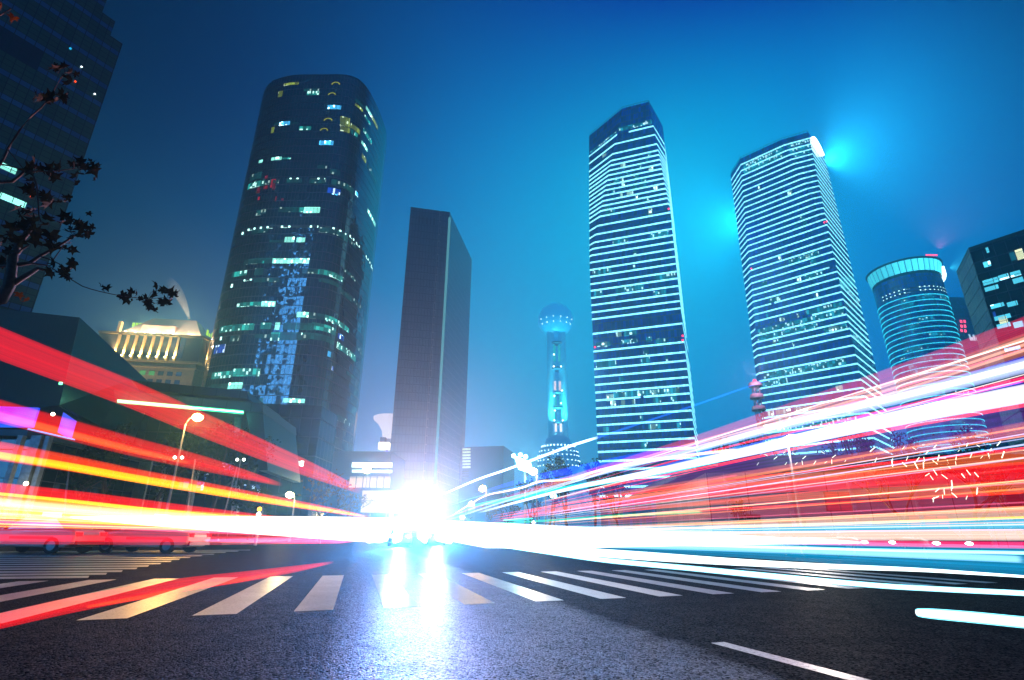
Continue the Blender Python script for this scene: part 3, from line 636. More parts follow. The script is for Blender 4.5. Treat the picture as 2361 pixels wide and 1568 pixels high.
# the floodlit tower across the junction, mirrored in that facade
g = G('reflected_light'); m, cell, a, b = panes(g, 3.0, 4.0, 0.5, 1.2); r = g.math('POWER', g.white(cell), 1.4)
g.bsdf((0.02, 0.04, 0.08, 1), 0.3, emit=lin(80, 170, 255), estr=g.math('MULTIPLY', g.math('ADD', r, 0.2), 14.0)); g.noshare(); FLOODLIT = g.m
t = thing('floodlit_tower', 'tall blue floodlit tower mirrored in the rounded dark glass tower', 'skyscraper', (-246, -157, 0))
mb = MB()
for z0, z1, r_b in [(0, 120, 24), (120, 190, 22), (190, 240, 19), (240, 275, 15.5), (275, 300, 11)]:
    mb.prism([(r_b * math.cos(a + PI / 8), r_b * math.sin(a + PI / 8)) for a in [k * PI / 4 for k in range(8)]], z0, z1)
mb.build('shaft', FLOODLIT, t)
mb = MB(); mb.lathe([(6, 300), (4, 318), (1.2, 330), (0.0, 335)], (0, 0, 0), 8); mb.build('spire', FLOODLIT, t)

# ------------------------------------------------------------------ concrete slab tower
g = G('slab_panel'); m, cell, a, b = panes(g, 1.4, 3.6, 0.25, 0.5); r = g.white(cell)
c = g.mix(r, (0.036, 0.064, 0.10, 1), (0.05, 0.084, 0.125, 1)); SLABF = g.bsdf(g.mix(m, c, (0.018, 0.034, 0.055, 1)), 0.45, 0, 0.4, g.bump(m, 0.4, 0.1))
g = G('slab_ribs'); m, cell, a, b = panes(g, 2.2, 3.6, 0.9, 0.5); r = g.white(cell)
c = g.mix(r, (0.02, 0.035, 0.07, 1), (0.045, 0.07, 0.11, 1)); SLABR = g.bsdf(g.mix(m, c, (0.15, 0.17, 0.20, 1)), 0.3, 0, 0.5, g.bump(m, 0.6, 0.3))
A = Vector((-49.7, 223.6)); B = Vector((-31.2, 227.8)); C_ = Vector((-23.6, 276.0)); D = A + (C_ - B)
t = thing('slab_tower', 'plain grey slab skyscraper with a dark vertical slot and a bright corner edge', 'skyscraper', (A.x, A.y, 0)); o3 = Vector((A.x, A.y))
mb = MB(); H = 150.0
def lerp(p, q, s): return p + (q - p) * s
fa = [A, lerp(A, B, .735), lerp(A, B, .785), B]; dn = Vector((B.y - A.y, -(B.x - A.x))).normalized()
pl = [A, fa[1], fa[1] - dn * 1.2, fa[2] - dn * 1.2, fa[2], B]
mb.prism([p - o3 for p in pl + [lerp(B, C_, .01), lerp(A, D, .01)]], 0, H); mb.build('front_wall', SLABF, t)
mb = MB(); mb.prism([p - o3 for p in [lerp(A, D, .01) + Vector((.01, 0)), lerp(B, C_, .01), C_, D]], 0, H - 0.05); mb.build('ribbed_wall', SLABR, t)
LB = glow('edge_glow', (120, 220, 235), 0.42)  # pale corner edge given a glow of its own
mb = MB(); e = (B - A).normalized(); k2 = (C_ - B).normalized(); mb.prism([p - o3 for p in [B - e * 0.5 + dn * .15, B + e * 0.35 + dn * .15, B + e * .35 + k2 * 1.2, B - e * 0.5 + k2 * .4]], 0.5, H - 3); mb.build('corner_edge', LB, t)
for k in range(5):
    p = lerp(A, B, .22 + .095 * k); q = lerp(A, B, .22 + .095 * k + .035)
    mb = MB(); mb.prism([x - o3 for x in [p + dn * .06, q + dn * .06, q - dn * .3, p - dn * .3]], H - 8.5, H - 4.6); mb.build('louvre', plain('louvre_dark', (12, 20, 30), 0.5), t)
mb = MB(); p = lerp(A, B, .76) - dn * 0.8; mb.box((p.x - o3.x, p.y - o3.y, 113), (0.7, 0.5, 1.2)); mb.build('slot_lamp', glow('green_lamp', (140, 255, 220), 2.0), t)

# ------------------------------------------------------------------ far left tower with spandrel bands and a stepped top
g = G('banded_glass'); x, y, _ = g.xyz(g.uv()); a, b = g.math('DIVIDE', x, 1.4), g.math('DIVIDE', y, 4.2); fb = g.math('FRACT', b)
lu = g.math('LESS_THAN', g.math('FRACT', a), 0.08); lv = g.math('LESS_THAN', g.math('FRACT', g.math('DIVIDE', y, 1.05)), 0.1)
sp = g.math('LESS_THAN', fb, 0.26); cell = g.comb(g.math('FLOOR', a), g.math('FLOOR', b), 0.0); r = g.white(cell); r2 = g.white(g.comb(g.math('FLOOR', g.math('DIVIDE', x, 7.0)), g.math('FLOOR', b), 5.0))
c = g.mix(r, (0.020, 0.060, 0.056, 1), (0.032, 0.085, 0.075, 1)); cs = g.mix(r, (0.018, 0.075, 0.22, 1), (0.03, 0.12, 0.32, 1))
c = g.mix(sp, c, cs); c = g.mix(g.math('GREATER_THAN', r2, 0.93), c, (0.012, 0.02, 0.05, 1))
c = g.mix(g.math('MAXIMUM', lu, lv), c, (0.008, 0.02, 0.028, 1)); BANDG = g.bsdf(c, 0.16, 0, 0.5)
P = Vector((-77.6, 80.5)); fd = Vector((0.5, 0.866)); bk = Vector((-0.866, 0.5))
t = thing('banded_tower', 'dim teal skyscraper with blue floor bands and a stepped roof corner', 'skyscraper', (P.x, P.y, 0))
def fp(a, b): return -fd * a + bk * b
mb = MB(); mb.prism([fp(52, 0), fp(0, 0), fp(0, 28), fp(52, 28)], 0, 91.6, u0=0)
mb.prism([fp(52, .02), fp(2.2, .02), fp(2.2, 27.98), fp(52, 27.98)], 91.6, 95.3, u0=0); mb.prism([fp(52, .04), fp(4.5, .04), fp(4.5, 27.96), fp(52, 27.96)], 95.3, 123, u0=0)
mb.build('facade', BANDG, t)
plA = Plan([P + fp(52, 0), P + fp(0, 0), P + fp(0, 28), P + fp(52, 28)])
lit_rows(t, plA, P, [(5, 148, 150, 195, 1.0, TEALB), (0, 418, 235, 512, 1.0, TEALB)], .25, 0, 345.8, 1)
for (x, y, m) in [(820, 680, 'w'), (953, 955, 'w'), (757, 829, 'r'), (707, 495, 'c')]:
    h = plA.hit(.2279 * x, .2279 * y)
    if h: q, nn = plA.at(h[0]); q = q + nn * 0.2 - P; mb = MB(); mb.ball((q.x, q.y, h[1]), 0.15 if m != 'c' else .2, 8, 6); mb.build('beacon', {'w': glow('white_dot', (225, 245, 255), 4), 'r': glow('orange_dot', (255, 70, 20), 3), 'c': glow('cyan_dot', (30, 170, 220), 1.5)}[m], t)
h = plA.hit(72, 454); q, nn = plA.at(h[0]); q = q + nn * .2 - P; mb = MB(); mb.ball((q.x, q.y, h[1]), .2, 8, 6); mb.build('beacon', glow('orange_dot', (255, 70, 20), 3), t)
# ------------------------------------------------------------------ round tower with lit crown
CX2, CY2, RC = 291.0, 359.0, 21.0
CYLG = curtain('teal_blue_glass', (14, 96, 200), (6, 40, 100), 1.6, 3.95, 0.15, 0.4, 0.15, 0.01, 0.5, .5, 2.0)
RING = strip_mat('ring_light', (50, 215, 240), 1.7); RWIN = litglass('round_office', (30, 190, 235), 0.8, 1.6, 2.4, 0.2, hot=0.05)
t = thing('round_tower', 'round blue skyscraper ringed with thin lights under a glowing crown', 'skyscraper', (CX2, CY2, 0))
circ = [(RC * math.cos(a), RC * math.sin(a)) for a in [2 * PI * k / 64 for k in range(64)]]
plC = Plan(circ); mb = MB(); mb.prism(circ, 0, 176.5); mb.build('glass_drum', CYLG, t)
rn = random.Random(5); z = 160.0; zc = []
while z > 20: zc.append(z); z -= 3.95
for k, z in enumerate(zc):
    mb = MB(); plC.strip(mb, 0, plC.len - .01, z - .28, z + .28, .3, .5, Vector((0, 0)), 2.8); mb.build('light_ring', RING, t)
for k in range(80):
    z = rn.choice(zc) - 2.9; s0 = rn.uniform(plC.len * .5, plC.len * 0.98); mb = MB(); plC.strip(mb, s0, s0 + rn.uniform(2, 11), z, z + 2.2, .12, .3, Vector((0, 0)), 2.8); mb.build('lit_window', RWIN, t)
for zz in (163.5, 166):
    mb = MB(); plC.strip(mb, plC.len * .5, plC.len * .97, zz - .3, zz + .3, .14, .3, Vector((0, 0)), 2.8); mb.build('lit_window', DOTS, t)
g = G('crown_panel'); x, y, _ = g.xyz(g.uv()); f = g.math('LESS_THAN', g.math('FRACT', g.math('DIVIDE', x, 3.6)), 0.16); r = g.white(g.comb(g.math('FLOOR', g.math('DIVIDE', x, 3.6)), 0.0, 0.0))
rr = g.ramp(x, 72, 122, 1.2, 3.6)
CROWN = g.bsdf((0.1, 0.2, 0.25, 1), 0.4, emit=lin(70, 215, 235), estr=g.math('MULTIPLY', g.math('MULTIPLY', rr, g.math('ADD', 0.8, g.math('MULTIPLY', r, .3))), g.math('SUBTRACT', 1.0, g.math('MULTIPLY', f, .75)))); g.noshare()
mb = MB(); n = 64
for k in range(n):
    a, b = 2 * PI * k / n, 2 * PI * (k + 1) / n
    q = [(rad * math.cos(an), rad * math.sin(an), zz) for rad, an, zz in ((21.4, a, 178.5), (21.4, b, 178.5), (22.8, b, 187), (22.8, a, 187))]
    mb.quad(q, [(RC * a, 0), (RC * b, 0), (RC * b, 13), (RC * a, 13)])
mb.build('crown', g.m, t)
mb = MB(); mb.lathe([(0.0, 176.52), (21.2, 176.52), (21.2, 178.5), (21.2, 178.4)], (0, 0, 0), 64); mb.lathe([(22.4, 187), (23.4, 187.2), (23.8, 188.2), (22.8, 188.6), (0, 188.7)], (0, 0, 0), 64); mb.build('roof_rim', plain('dark_steel', (40, 52, 66), 0.4, 0.6), t)
mb = MB()
for k in range(8):
    a0 = -0.62 + .06 * k; mb.box((23.2 * math.cos(a0), 23.2 * math.sin(a0), 182 - k * .3), (1.2, 1.8, 6.5), a0)
mb.build('crown_lamp', glow('crown_white', (215, 255, 255), 5.0), t)
mb = MB(); mb.box((5, -22.6, 189.4), (8, .8, .8)); mb.build('red_sign', glow('sign_red', (255, 70, 110), 3.0), t)

mist_spot('crown_glow', (CX2 + 22, CY2 - 15, 183), (.9, -.5, .1), (.15, .85, 1.0), 6e5, t)
mist_spot('red_glow', (CX2 + 6, CY2 - 29, 191), (.1, -.5, .8), (1.0, .12, .25), 4e5, t)

# ------------------------------------------------------------------ black office block at the right edge
BLK = curtain('black_grid_wall', (8, 12, 30), (20, 24, 52), 2.6, 3.6, 0.18, 0.35, 0.25, 0.008, 0.4, 0.5)
Pc = Vector((133.0, 138.2)); dr = Vector((0.57, -0.82)).normalized(); dl = Vector((8.2, 15)).normalized()
pts = [Pc, Pc + dr * 60, Pc + dr * 60 + dl * 45, Pc + dl * 17.1]
t, plD, oD = tower('black_block', 'black office block with a few cyan-lit windows cut by the picture edge', pts, 80.0, BLK, 'office building')
W8 = litglass('white_office', (90, 225, 255), 1.6, 3, 3, .6); W8b = litglass('cream_office', (240, 250, 200), 1.5, 3, 3, .6)
lit_rows(t, plD, oD, [(1240, 458, 1358, 425, 1.5, W8), (1362, 418, 1440, 398, 1.5, W8), (1455, 392, 1535, 372, 1.4, W8), (1475, 445, 1555, 423, 1.4, W8), (1255, 510, 1360, 480, 1.2, W8), (1300, 642, 1405, 622, 1.1, W8), (1430, 628, 1510, 608, 1.3, W8),
      (1330, 738, 1455, 708, 1.2, W8), (1367, 756, 1430, 738, 2.0, W8b), (1500, 238, 1556, 222, 3.0, W8b), (1455, 252, 1492, 240, 2.4, OFFICE), (1243, 312, 1300, 300, 1.7, W8), (1265, 200, 1285, 195, 1.6, W8), (1350, 800, 1455, 775, 1.2, W8), (1480, 790, 1556, 770, 1.6, W8), (1410, 985, 1530, 955, .9, CYANB),
      (1320, 705, 1340, 698, 1.6, BLUEW)], .2941, 1902, 518.8, 1)
mb = MB(); mb.prism([p - oD for p in Plan(pts).p], 80.0, 80.9); mb.build('parapet', plain('black_roof', (10, 16, 24), 0.4), t)
# pale block between the round tower and the black one, with a small red sign
PALE = curtain('pale_blue_wall', (50, 80, 140), (40, 62, 110), 2.4, 3.6, .4, .8, 0.4, 0.005, 0.3)
q = [atY(u, 800, 420) for u in (2196, 2262, 2330)]
pts = [(q[0].x, 418), (q[1].x, 418), (q[2].x, 430), (q[2].x, 470), (q[0].x, 470)]
zt = atY(2225, 688, 420).z
t, plE, oE = tower('pale_block', 'pale blue block with a small red roof sign, half hidden behind the round tower', pts, zt, PALE)
mb = MB()
for (u, v) in [(2216, 741), (2224, 741), (2217, 752), (2225, 752), (2217, 762), (2226, 763)]:
    p = atY(u, v, 417.6); mb.box((p.x - oE.x, p.y - oE.y, p.z), (1.5, .4, 2.4)); 
mb.build('red_sign', glow('sign_red', (255, 70, 110), 3.0), t)
mb = MB()
for (u, h) in [(2239, 5.5), (2243, 3), (2248, 5), (2254, 3.4)]:
    p = atY(u, 785, 417.6); mb.box((p.x - oE.x, p.y - oE.y, p.z + h / 2), (1.2, .4, h))
mb.build('white_sign', glow('sign_pale', (190, 235, 255), 1.2), t)

# ------------------------------------------------------------------ low block right of the slab tower, with lit fins
VIO = plain('violet_panel', (92, 92, 140), 0.5, var=.06)
a, b, c = [(-24, 259.3), (-3.5, 253.6), (1.8, 279.0)]
t, plF, oF = tower('low_block', 'low plain violet-grey block with lit fins, right of the slab tower', [a, b, c, (-20, 284)], 40.0, VIO, 'office building')
for k in range(7):
    v = 1036 + 6.9 * k; h = plF.hit(1078, v); p, nn = plF.at(h[0]); e = Vector((-nn.y, nn.x)); mb = MB()
    mb.prism([p + e * x + nn * y - oF for x, y in ((-2.4, .05), (1.5, .05), (1.5, .5), (-2.4, .5))], h[1] - .42, h[1] + .42); mb.build('lit_fin', glow('fin_cream', (205, 225, 185), 0.95), t)
for k in range(6):
    v = 1087 + 5.5 * k; h = plF.hit(1077, v); p, nn = plF.at(h[0]); e = Vector((-nn.y, nn.x)); mb = MB()
    mb.prism([p + e * x + nn * y - oF for x, y in ((-2.4, .05), (.8, .05), (.8, .5), (-2.4, .5))], h[1] - .25, h[1] + .25); mb.build('dim_fin', glow('fin_dim', (150, 140, 150), 0.5), t)

# ------------------------------------------------------------------ lit low building left of the slab tower, and the mushroom-topped tower behind it
Yb = 175.0
def rowbox(mb, u0, v0, u1, v1, Y, th, org=(0, 0, 0)):
    a, b = atY(u0, v0, Y), atY(u1, v1, Y); o = Vector(org)
    c = (a + b) / 2 - o; mb.box((c.x, Y + th / 2 - o.y, c.z), (abs(b.x - a.x), th, abs(a.z - b.z)))
a = atY(760, 1040, Yb); b = atY(903, 1036, Yb)
t = thing('lit_shop_block', 'low block with two bright white light bands and lit shop windows', 'building', ((a.x + b.x) / 2, Yb, 0)); o = t.location
mb = MB(); mb.box((0, 12, a.z / 2), (b.x - a.x, 24, a.z)); mb.build('body', plain('grey_panel', (84, 84, 96), 0.6), t)
for (v0, v1, s) in [(1066, 1078, 2.2), (1083, 1090, 1.6)]:
    mb = MB(); rowbox(mb, 812, v0, 903, v1, Yb - .6, .55, o); mb.build('light_band', glow('band_white%d' % v0, (235, 255, 250), s), t)
SHOP = litglass('shop_window', (255, 205, 160), 1.7, 2.2, 3.0, .3, hot=.2)
for k in range(6):
    mb = MB(); rowbox(mb, 806 + 16 * k, 1099, 818 + 16 * k, 1125, Yb - .4, .35, o); mb.build('lit_window', SHOP, t)
t = thing('sign_pylon', 'roof sign box glowing cream on the low lit block', 'sign', atY(884, 1036, Yb + 4)); o = t.location
mb = MB(); rowbox(mb, 873, 1019, 895, 1035, Yb + 4, 3, o); mb.build('light_box', glow('sign_cream', (255, 235, 190), 1.6), t)
mb = MB(); rowbox(mb, 877, 1008, 888, 1019, Yb + 5, 2, o); mb.build('dark_box', plain('maroon', (90, 40, 60), .6), t)
mb = MB(); rowbox(mb, 890, 1037, 893, 1045, Yb + 3.6, .4, o); mb.build('blue_tube', glow('tube_blue', (90, 80, 255), 2.0), t)
c = atY(902, 968, 330); t = thing('mushroom_tower', 'slender pale tower with a lit mushroom top peeping past the slab tower', 'tower', (c.x, c.y, 0)); zt = c.z + 2
MUSH = glow('mushroom_light', (235, 225, 240), 0.9)
mb = MB(); mb.lathe([(4.2, zt - 14), (5.0, zt - 9), (7.5, zt - 5), (10.6, zt - 2.2), (10.8, zt - .6), (9.5, zt), (0, zt + .4)], (0, 0, 0), 28); mb.build('mushroom_top', MUSH, t)
mb = MB(); mb.lathe([(3.0, zt - 30), (2.6, zt - 14)], (0, 0, 0), 12); mb.lathe([(0, zt - 31), (9, zt - 32), (9.5, zt - 34), (7, zt - 35)], (0, 0, 0), 20); mb.lathe([(5.5, 0), (5.5, zt - 34.5)], (0, 0, 0), 16); mb.build('shaft', plain('pale_concrete', (150, 150, 170), .6), t)

# ------------------------------------------------------------------ TV tower in the mist
PX, PY = 56.5, 650.0
t = thing('tv_tower', 'misty TV tower with three columns standing on a sphere of lights', 'tower', (PX, PY, 0))
def mistball(name, base, rgb, s):
    g = G(name); g.bsdf(lin(*base), .4, emit=lin(*rgb), estr=s); g.noshare(); return g.m  # own glow, partly sphere lighting, set to melt the tower into the mist
CONC = mistball('misted_concrete', (120, 190, 200), (8, 140, 205), .6)
for k in range(3):
    a = PI / 2 + 2 * PI * k / 3 + .0; mb = MB(); mb.lathe([(5.2, 100), (4.6, 255)], (8.2 * math.cos(a), 8.2 * math.sin(a), 0), 18); mb.build('column', CONC, t)
for k in range(3):
    a = PI / 2 + 2 * PI * k / 3; mb = MB(); mb.tube([(8 * math.cos(a), 8 * math.sin(a), 84), (46 * math.cos(a), 46 * math.sin(a), 0)], 4.2, 12); mb.build('leg', CONC, t)
mb = MB(); mb.ball((0, 0, 84), 25.5, 32, 20); mb.lathe([(16, 104), (14, 110), (9, 114), (0, 115)], (0, 0, 0), 24); mb.build('sphere', mistball('misted_pearl_lower', (60, 160, 200), (5, 110, 190), .45), t)
mb = MB(); mb.ball((0, 0, 264), 22.5, 32, 20); mb.build('upper_sphere', mistball('misted_pearl_upper', (90, 205, 225), (8, 150, 220), .85), t)

BUL = glow('bulb_white', (220, 250, 255), 5.0); bm0 = None
def bulb(loc, r=.62):
    global bm0
    if bm0 is None:
        mb = MB(); mb.ball((0, 0, 0), 1.0, 8, 6); bm0 = mb.build('bulb', BUL, t); ob = bm0
    else: ob = bm0.copy(); COL.objects.link(ob); ob.parent = t
    ob.location = loc; ob.scale = (r, r, r)
for la, nb in [(38, 13), (22, 12), (10, 13), (-3, 12), (-16, 11)]:
    for k in range(nb):
        a = math.radians(-168 + 156 * (k + (.5 if la in (22, -3) else 0)) / nb); cl = math.cos(math.radians(la)); bulb((25.8 * cl * math.cos(a), 25.8 * cl * math.sin(a), 84 + 25.8 * math.sin(math.radians(la))), .85 if la == 38 else .6)
for la, nb in [(-8, 6), (-24, 6)]:
    for k in range(nb):
        a = math.radians(-150 + 120 * k / (nb - 1)); cl = math.cos(math.radians(la)); bulb((22.9 * cl * math.cos(a), 22.9 * cl * math.sin(a), 264 + 22.9 * math.sin(math.radians(la))), .5)
PLAT = plain('platform_steel', (60, 120, 140), .5)
for zp in (196, 165, 146, 128, 230):
    mb = MB(); mb.lathe([(0, zp - 1.3), (6.8, zp - 1.3), (7.2, zp), (6.8, zp + 1.0), (0, zp + 1.0)], (0, -6.0, 0), 20); mb.build('platform', PLAT, t)
for (z0, z1, rgb, s) in [(117, 127, (255, 235, 235), 1.7), (168, 179, (255, 225, 225), 1.3), (148, 163, (30, 225, 225), .9), (130, 144, (40, 190, 230), .8), (205, 226, (20, 235, 235), .7)]:
    for dx in (-3.4, 2.4):
        mb = MB(); mb.box((dx + .4, -9.5, (z0 + z1) / 2), (2.4, 2.4, z1 - z0)); mb.build('light_panel', glow('panel_%d' % z0, rgb, s), t)
for (dx, zz) in [(-4.5, 160), (3.5, 151), (-4, 142), (-4.5, 197.5), (4.5, 197.5), (-4, 213), (5, 166.8), (-5, 130), (5, 130)]: bulb((dx, -12.5, zz), 1.1)
for (x, e) in [(-15, 3e5), (15, 3e5), (0, 3e5)]:
    l = bpy.data.lights.new('floodlight', 'SPOT'); l.energy = e * 1.6; l.color = (.12, .85, 1.0); l.spot_size = math.radians(70); l.spot_blend = .6; l.shadow_soft_size = 1.0
    ob = bpy.data.objects.new('floodlight', l); COL.objects.link(ob); ob.parent = t; ob.location = (x, -26, 112); ob.rotation_euler = (Vector((-x, 14, 75))).to_track_quat('-Z', 'Y').to_euler()

# ------------------------------------------------------------------ hotel with gold uplights
a0 = Vector((-183.6, 226.7)); b0 = Vector((-142.2, 232.2)); c0_ = Vector((-140.0, 258)); d0 = a0 + (c0_ - b0)
hx = (b0 - a0).normalized(); hn = Vector((hx.y, -hx.x)); rx = (c0_ - b0).normalized(); rnn = Vector((rx.y, -rx.x)); HL = (b0 - a0).length
t = thing('hotel', 'cream hotel with gold uplit pilasters under a hipped roof', 'hotel', (a0.x, a0.y, 0)); oh = Vector((a0.x, a0.y))
g = G('hotel_stone'); m, cell, a, b = panes(g, 5.2, 3.7, .25, .3); r = g.noise(g.pos(), .8, 4.0)
CREAM = g.bsdf(g.mix(g.math('MULTIPLY', m, .5), g.mix(g.ramp(r, .3, .7), (.27, .195, .10, 1), (.36, .265, .14, 1)), (.17, .145, .11, 1)), .7)
STONE = plain('hotel_dark_stone', (88, 80, 84), .7, var=.1); ROOF = plain('hotel_roof', (150, 138, 135), .6, var=.1)
def hp(s, out=0.0): p = a0 + hx * s + hn * out - oh; return p
ZC, ZB = 85.0, 72.5
mb = MB(); mb.prism([hp(0), hp(HL), c0_ - oh, d0 - oh], 0, ZB); mb.build('wall', CREAM, t)
mb = MB(); mb.prism([hp(-1.0, .9), hp(HL + .9, .9), c0_ - oh + rnn * .9, d0 - oh], ZB + .01, ZC - 1); mb.build('crown_storey', STONE, t)
for z, o_, h in ((ZC - .9, 1.5, 1.0), (ZB - .6, 1.3, .9), (ZB - 3.0, .8, .6)):
    mb = MB(); mb.prism([hp(-1.2, o_), hp(HL + o_, o_), c0_ - oh + rnn * o_, d0 - oh + hx * -1.2], z, z + h); mb.build('cornice', CREAM, t)
HWIN = curtain('hotel_glass', (40, 46, 54), (70, 62, 52), 1.3, 1.3, .1, .1, .15, .01); WARM = glow('hotel_window_lit', (235, 240, 200), 1.1); WGRN = glow('hotel_window_green', (120, 220, 130), .5)
PIL = plain('pilaster_cream', (205, 180, 130), .7, var=.05)
uls = []
for k in range(9):
    s = 8.0 + k * 3.55
    if k < 8:
        mb = MB(); p = hp(s, 1.4); mb.box((p.x, p.y, ZB + 5.6), (.95, .9, 11.2), math.atan2(hx.y, hx.x)); mb.build('pilaster', PIL, t); uls.append((hp(s, 2.6), ZB + .9))
        mb = MB(); p = hp(s + 1.78, .95); mb.box((p.x, p.y, ZB + 6.2), (2.2, .3, 9.6), math.atan2(hx.y, hx.x)); mb.build('window', HWIN, t)
for k in range(3):
    p = b0 + rx * (3.5 + 3.2 * k) + rnn * 1.4 - oh; mb = MB(); mb.box((p.x, p.y, ZB + 5.6), (.9, .95, 11.2), math.atan2(hx.y, hx.x)); mb.build('pilaster', PIL, t); p2 = p + rnn * 1.2; uls.append((p2, ZB + .9))
    p = p + rx * 1.6 - rnn * .45; mb = MB(); mb.box((p.x, p.y, ZB + 6.2), (.3, 2.0, 9.6), math.atan2(hx.y, hx.x)); mb.build('window', HWIN, t)
LG = glow('uplight_lamp', (255, 225, 150), 12.0)
for p, z in uls:
    mb = MB(); mb.lathe([(0, 0), (.32, .05), (.48, .6), (.36, .7), (0, .5)], (p.x, p.y, z), 10); mb.build('uplight', LG, t)
    l = bpy.data.lights.new('uplight_beam', 'SPOT'); l.energy = 22000; l.color = (1.0, .64, .26); l.spot_size = math.radians(75); l.spot_blend = 1.0; l.shadow_soft_size = .2
    ob = bpy.data.objects.new('uplight_beam', l); COL.objects.link(ob); ob.parent = t; ob.location = (p.x, p.y, z + .7); ob.rotation_euler = Vector((-hn.x * .22, -hn.y * .22, 1)).to_track_quat('-Z', 'Y').to_euler()
lits = {(1, 0): WARM, (0, 1): WARM, (1, 1): WARM, (2, 1): WARM, (5, 3): WARM, (4, 0): WGRN, (5, 0): WGRN}
for r in range(14):
    for k in range(9):
        s = 5.5 + k * 3.75; z = ZB - 5.6 - r * 3.7; p = hp(s, .05)
        mb = MB(); mb.box((p.x, p.y, z), (2.3, .3, 1.9), math.atan2(hx.y, hx.x)); m = lits.get((k, r), HWIN)
        w_ = mb.build('window', m, t)
        if r > 7: break
# hipped roof
ri = [hp(4.0, -2.0), hp(HL - 1.0, -2.0), hp(HL - 1.0, -24), hp(4.0, -24)]; rt = [hp(14, -10), hp(HL - 8.5, -10), hp(HL - 8.5, -16), hp(14, -16)]
hull([(p.x, p.y, ZC - .05) for p in ri] + [(p.x, p.y, ZC + 11.5) for p in rt], 'roof', ROOF, t)
mb = MB(); q0, q1 = hp(13.5, -3.2), hp(28, -3.2); mb.prism([q0, q1, q1 - hn * 5, q0 - hn * 5], ZC + .5, ZC + 5.6); mb.build('dormer', plain('dormer_stone', (140, 112, 110), .7), t)
for k in range(6):
    p = hp(9.5 + 4.0 * k, .6); mb = MB(); mb.lathe([(0, 0), (.4, .1), (.45, .6), (0, .8)], (p.x, p.y, ZC + .15), 10); mb.build('roof_lamp', LG, t)
for (s, o_, e) in [(11.5, -.2, 3500), (19.5, -.2, 3500), (27.5, -.2, 3500), (36, -.2, 2500), (40, -3, 1800)]:
    p = hp(s, o_); l = bpy.data.lights.new('roof_floodlight', 'POINT'); l.energy = e * 3; l.color = (1, .66, .36); l.shadow_soft_size = .4; ob = bpy.data.objects.new('roof_floodlight', l); COL.objects.link(ob); ob.parent = t; ob.location = (p.x, p.y, ZC + 1.3)
p = hp(4.5, -3); mb = MB(); mb.box((p.x, p.y, ZC + 3.2), (1.3, 1.3, 6.4)); mb.build('chimney', PIL, t)
mb = MB()
for k in range(3): p = hp(6.5 + 1.5 * k, -9); mb.box((p.x, p.y, ZC + 7.4), (1.0, .4, 1.9))
mb.build('roof_letters', glow('sign_lime', (170, 225, 60), 1.4), t)
mb = MB()
for k in range(8):
    p = b0 + rx * (1.2 + 1.75 * k) + rnn * 1.3 - oh; h = (2.6, 1.5, 2.4, 1.4, 1.4, 1.4, 1.5, 1.2)[k]; mb.box((p.x, p.y, ZC + 1.2 + h / 2), (.3, 1.1 if k else 1.6, h), math.atan2(hx.y, hx.x))
mb.build('side_letters', glow('sign_lime', (170, 225, 60), 1.4), t)
for s_ in (6, 20, 34):                                # added unseen lamps give the lower walls their street-lit warmth
    p = hp(s_, 16); l = bpy.data.lights.new('wall_fill', 'SPOT'); l.energy = 24000; l.color = (1.0, .66, .34); l.spot_size = math.radians(95); l.spot_blend = .8; l.shadow_soft_size = .4
    ob = bpy.data.objects.new('wall_fill', l); COL.objects.link(ob); ob.parent = t; ob.location = (p.x, p.y, 34); ob.rotation_euler = Vector((-hn.x * 16, -hn.y * 16, 22)).to_track_quat('-Z', 'Y').to_euler()
# steam from the roof
g = G('steam'); x, y, z = g.xyz(g.obj()); nz_ = g.noise(g.obj(), .25, 3.0); 
ax = g.math('DIVIDE', g.math('SUBTRACT', 0.0, x), 14.0)
d_ = g.math('MULTIPLY', g.ramp(ax, 0.0, 1.0, 1.0, 0.0), g.ramp(nz_, .3, .7, .5, 1.3))
pv = g.n('VolumePrincipled'); pv.inputs['Color'].default_value = (.95, .93, .9, 1); g.put(pv.inputs['Density'], g.math('MULTIPLY', d_, .55)); pv.inputs['Anisotropy'].default_value = .2; g.t.links.new(pv.outputs[0], g.out.inputs['Volume'])
sp_ = atY(436, 734, 238); sp0 = sp_.copy(); tip = atY(372, 650, 238)
pts = []; rad = []
for k in range(9):
    f = k / 8; p = Vector((-f * (sp_.x - tip.x), 0, (tip.z - sp_.z) * (1 - (1 - f) ** 1.9))); pts.append(p); rad.append(.5 + 3.6 * f ** .8)
mb = MB(); mb.tube(pts, rad, 12); st_ = mb.build('steam_plume', g.m); st_.location = sp_; tag(st_, 'pale steam plume drifting off the hotel roof', 'steam')
l = lamp('roof_floodlight', (sp_.x + 2, sp_.y - 5, sp_.z + 1), (1, .85, .65), 2500, .4)
l.parent = t; l.location = Vector(l.location) - t.location
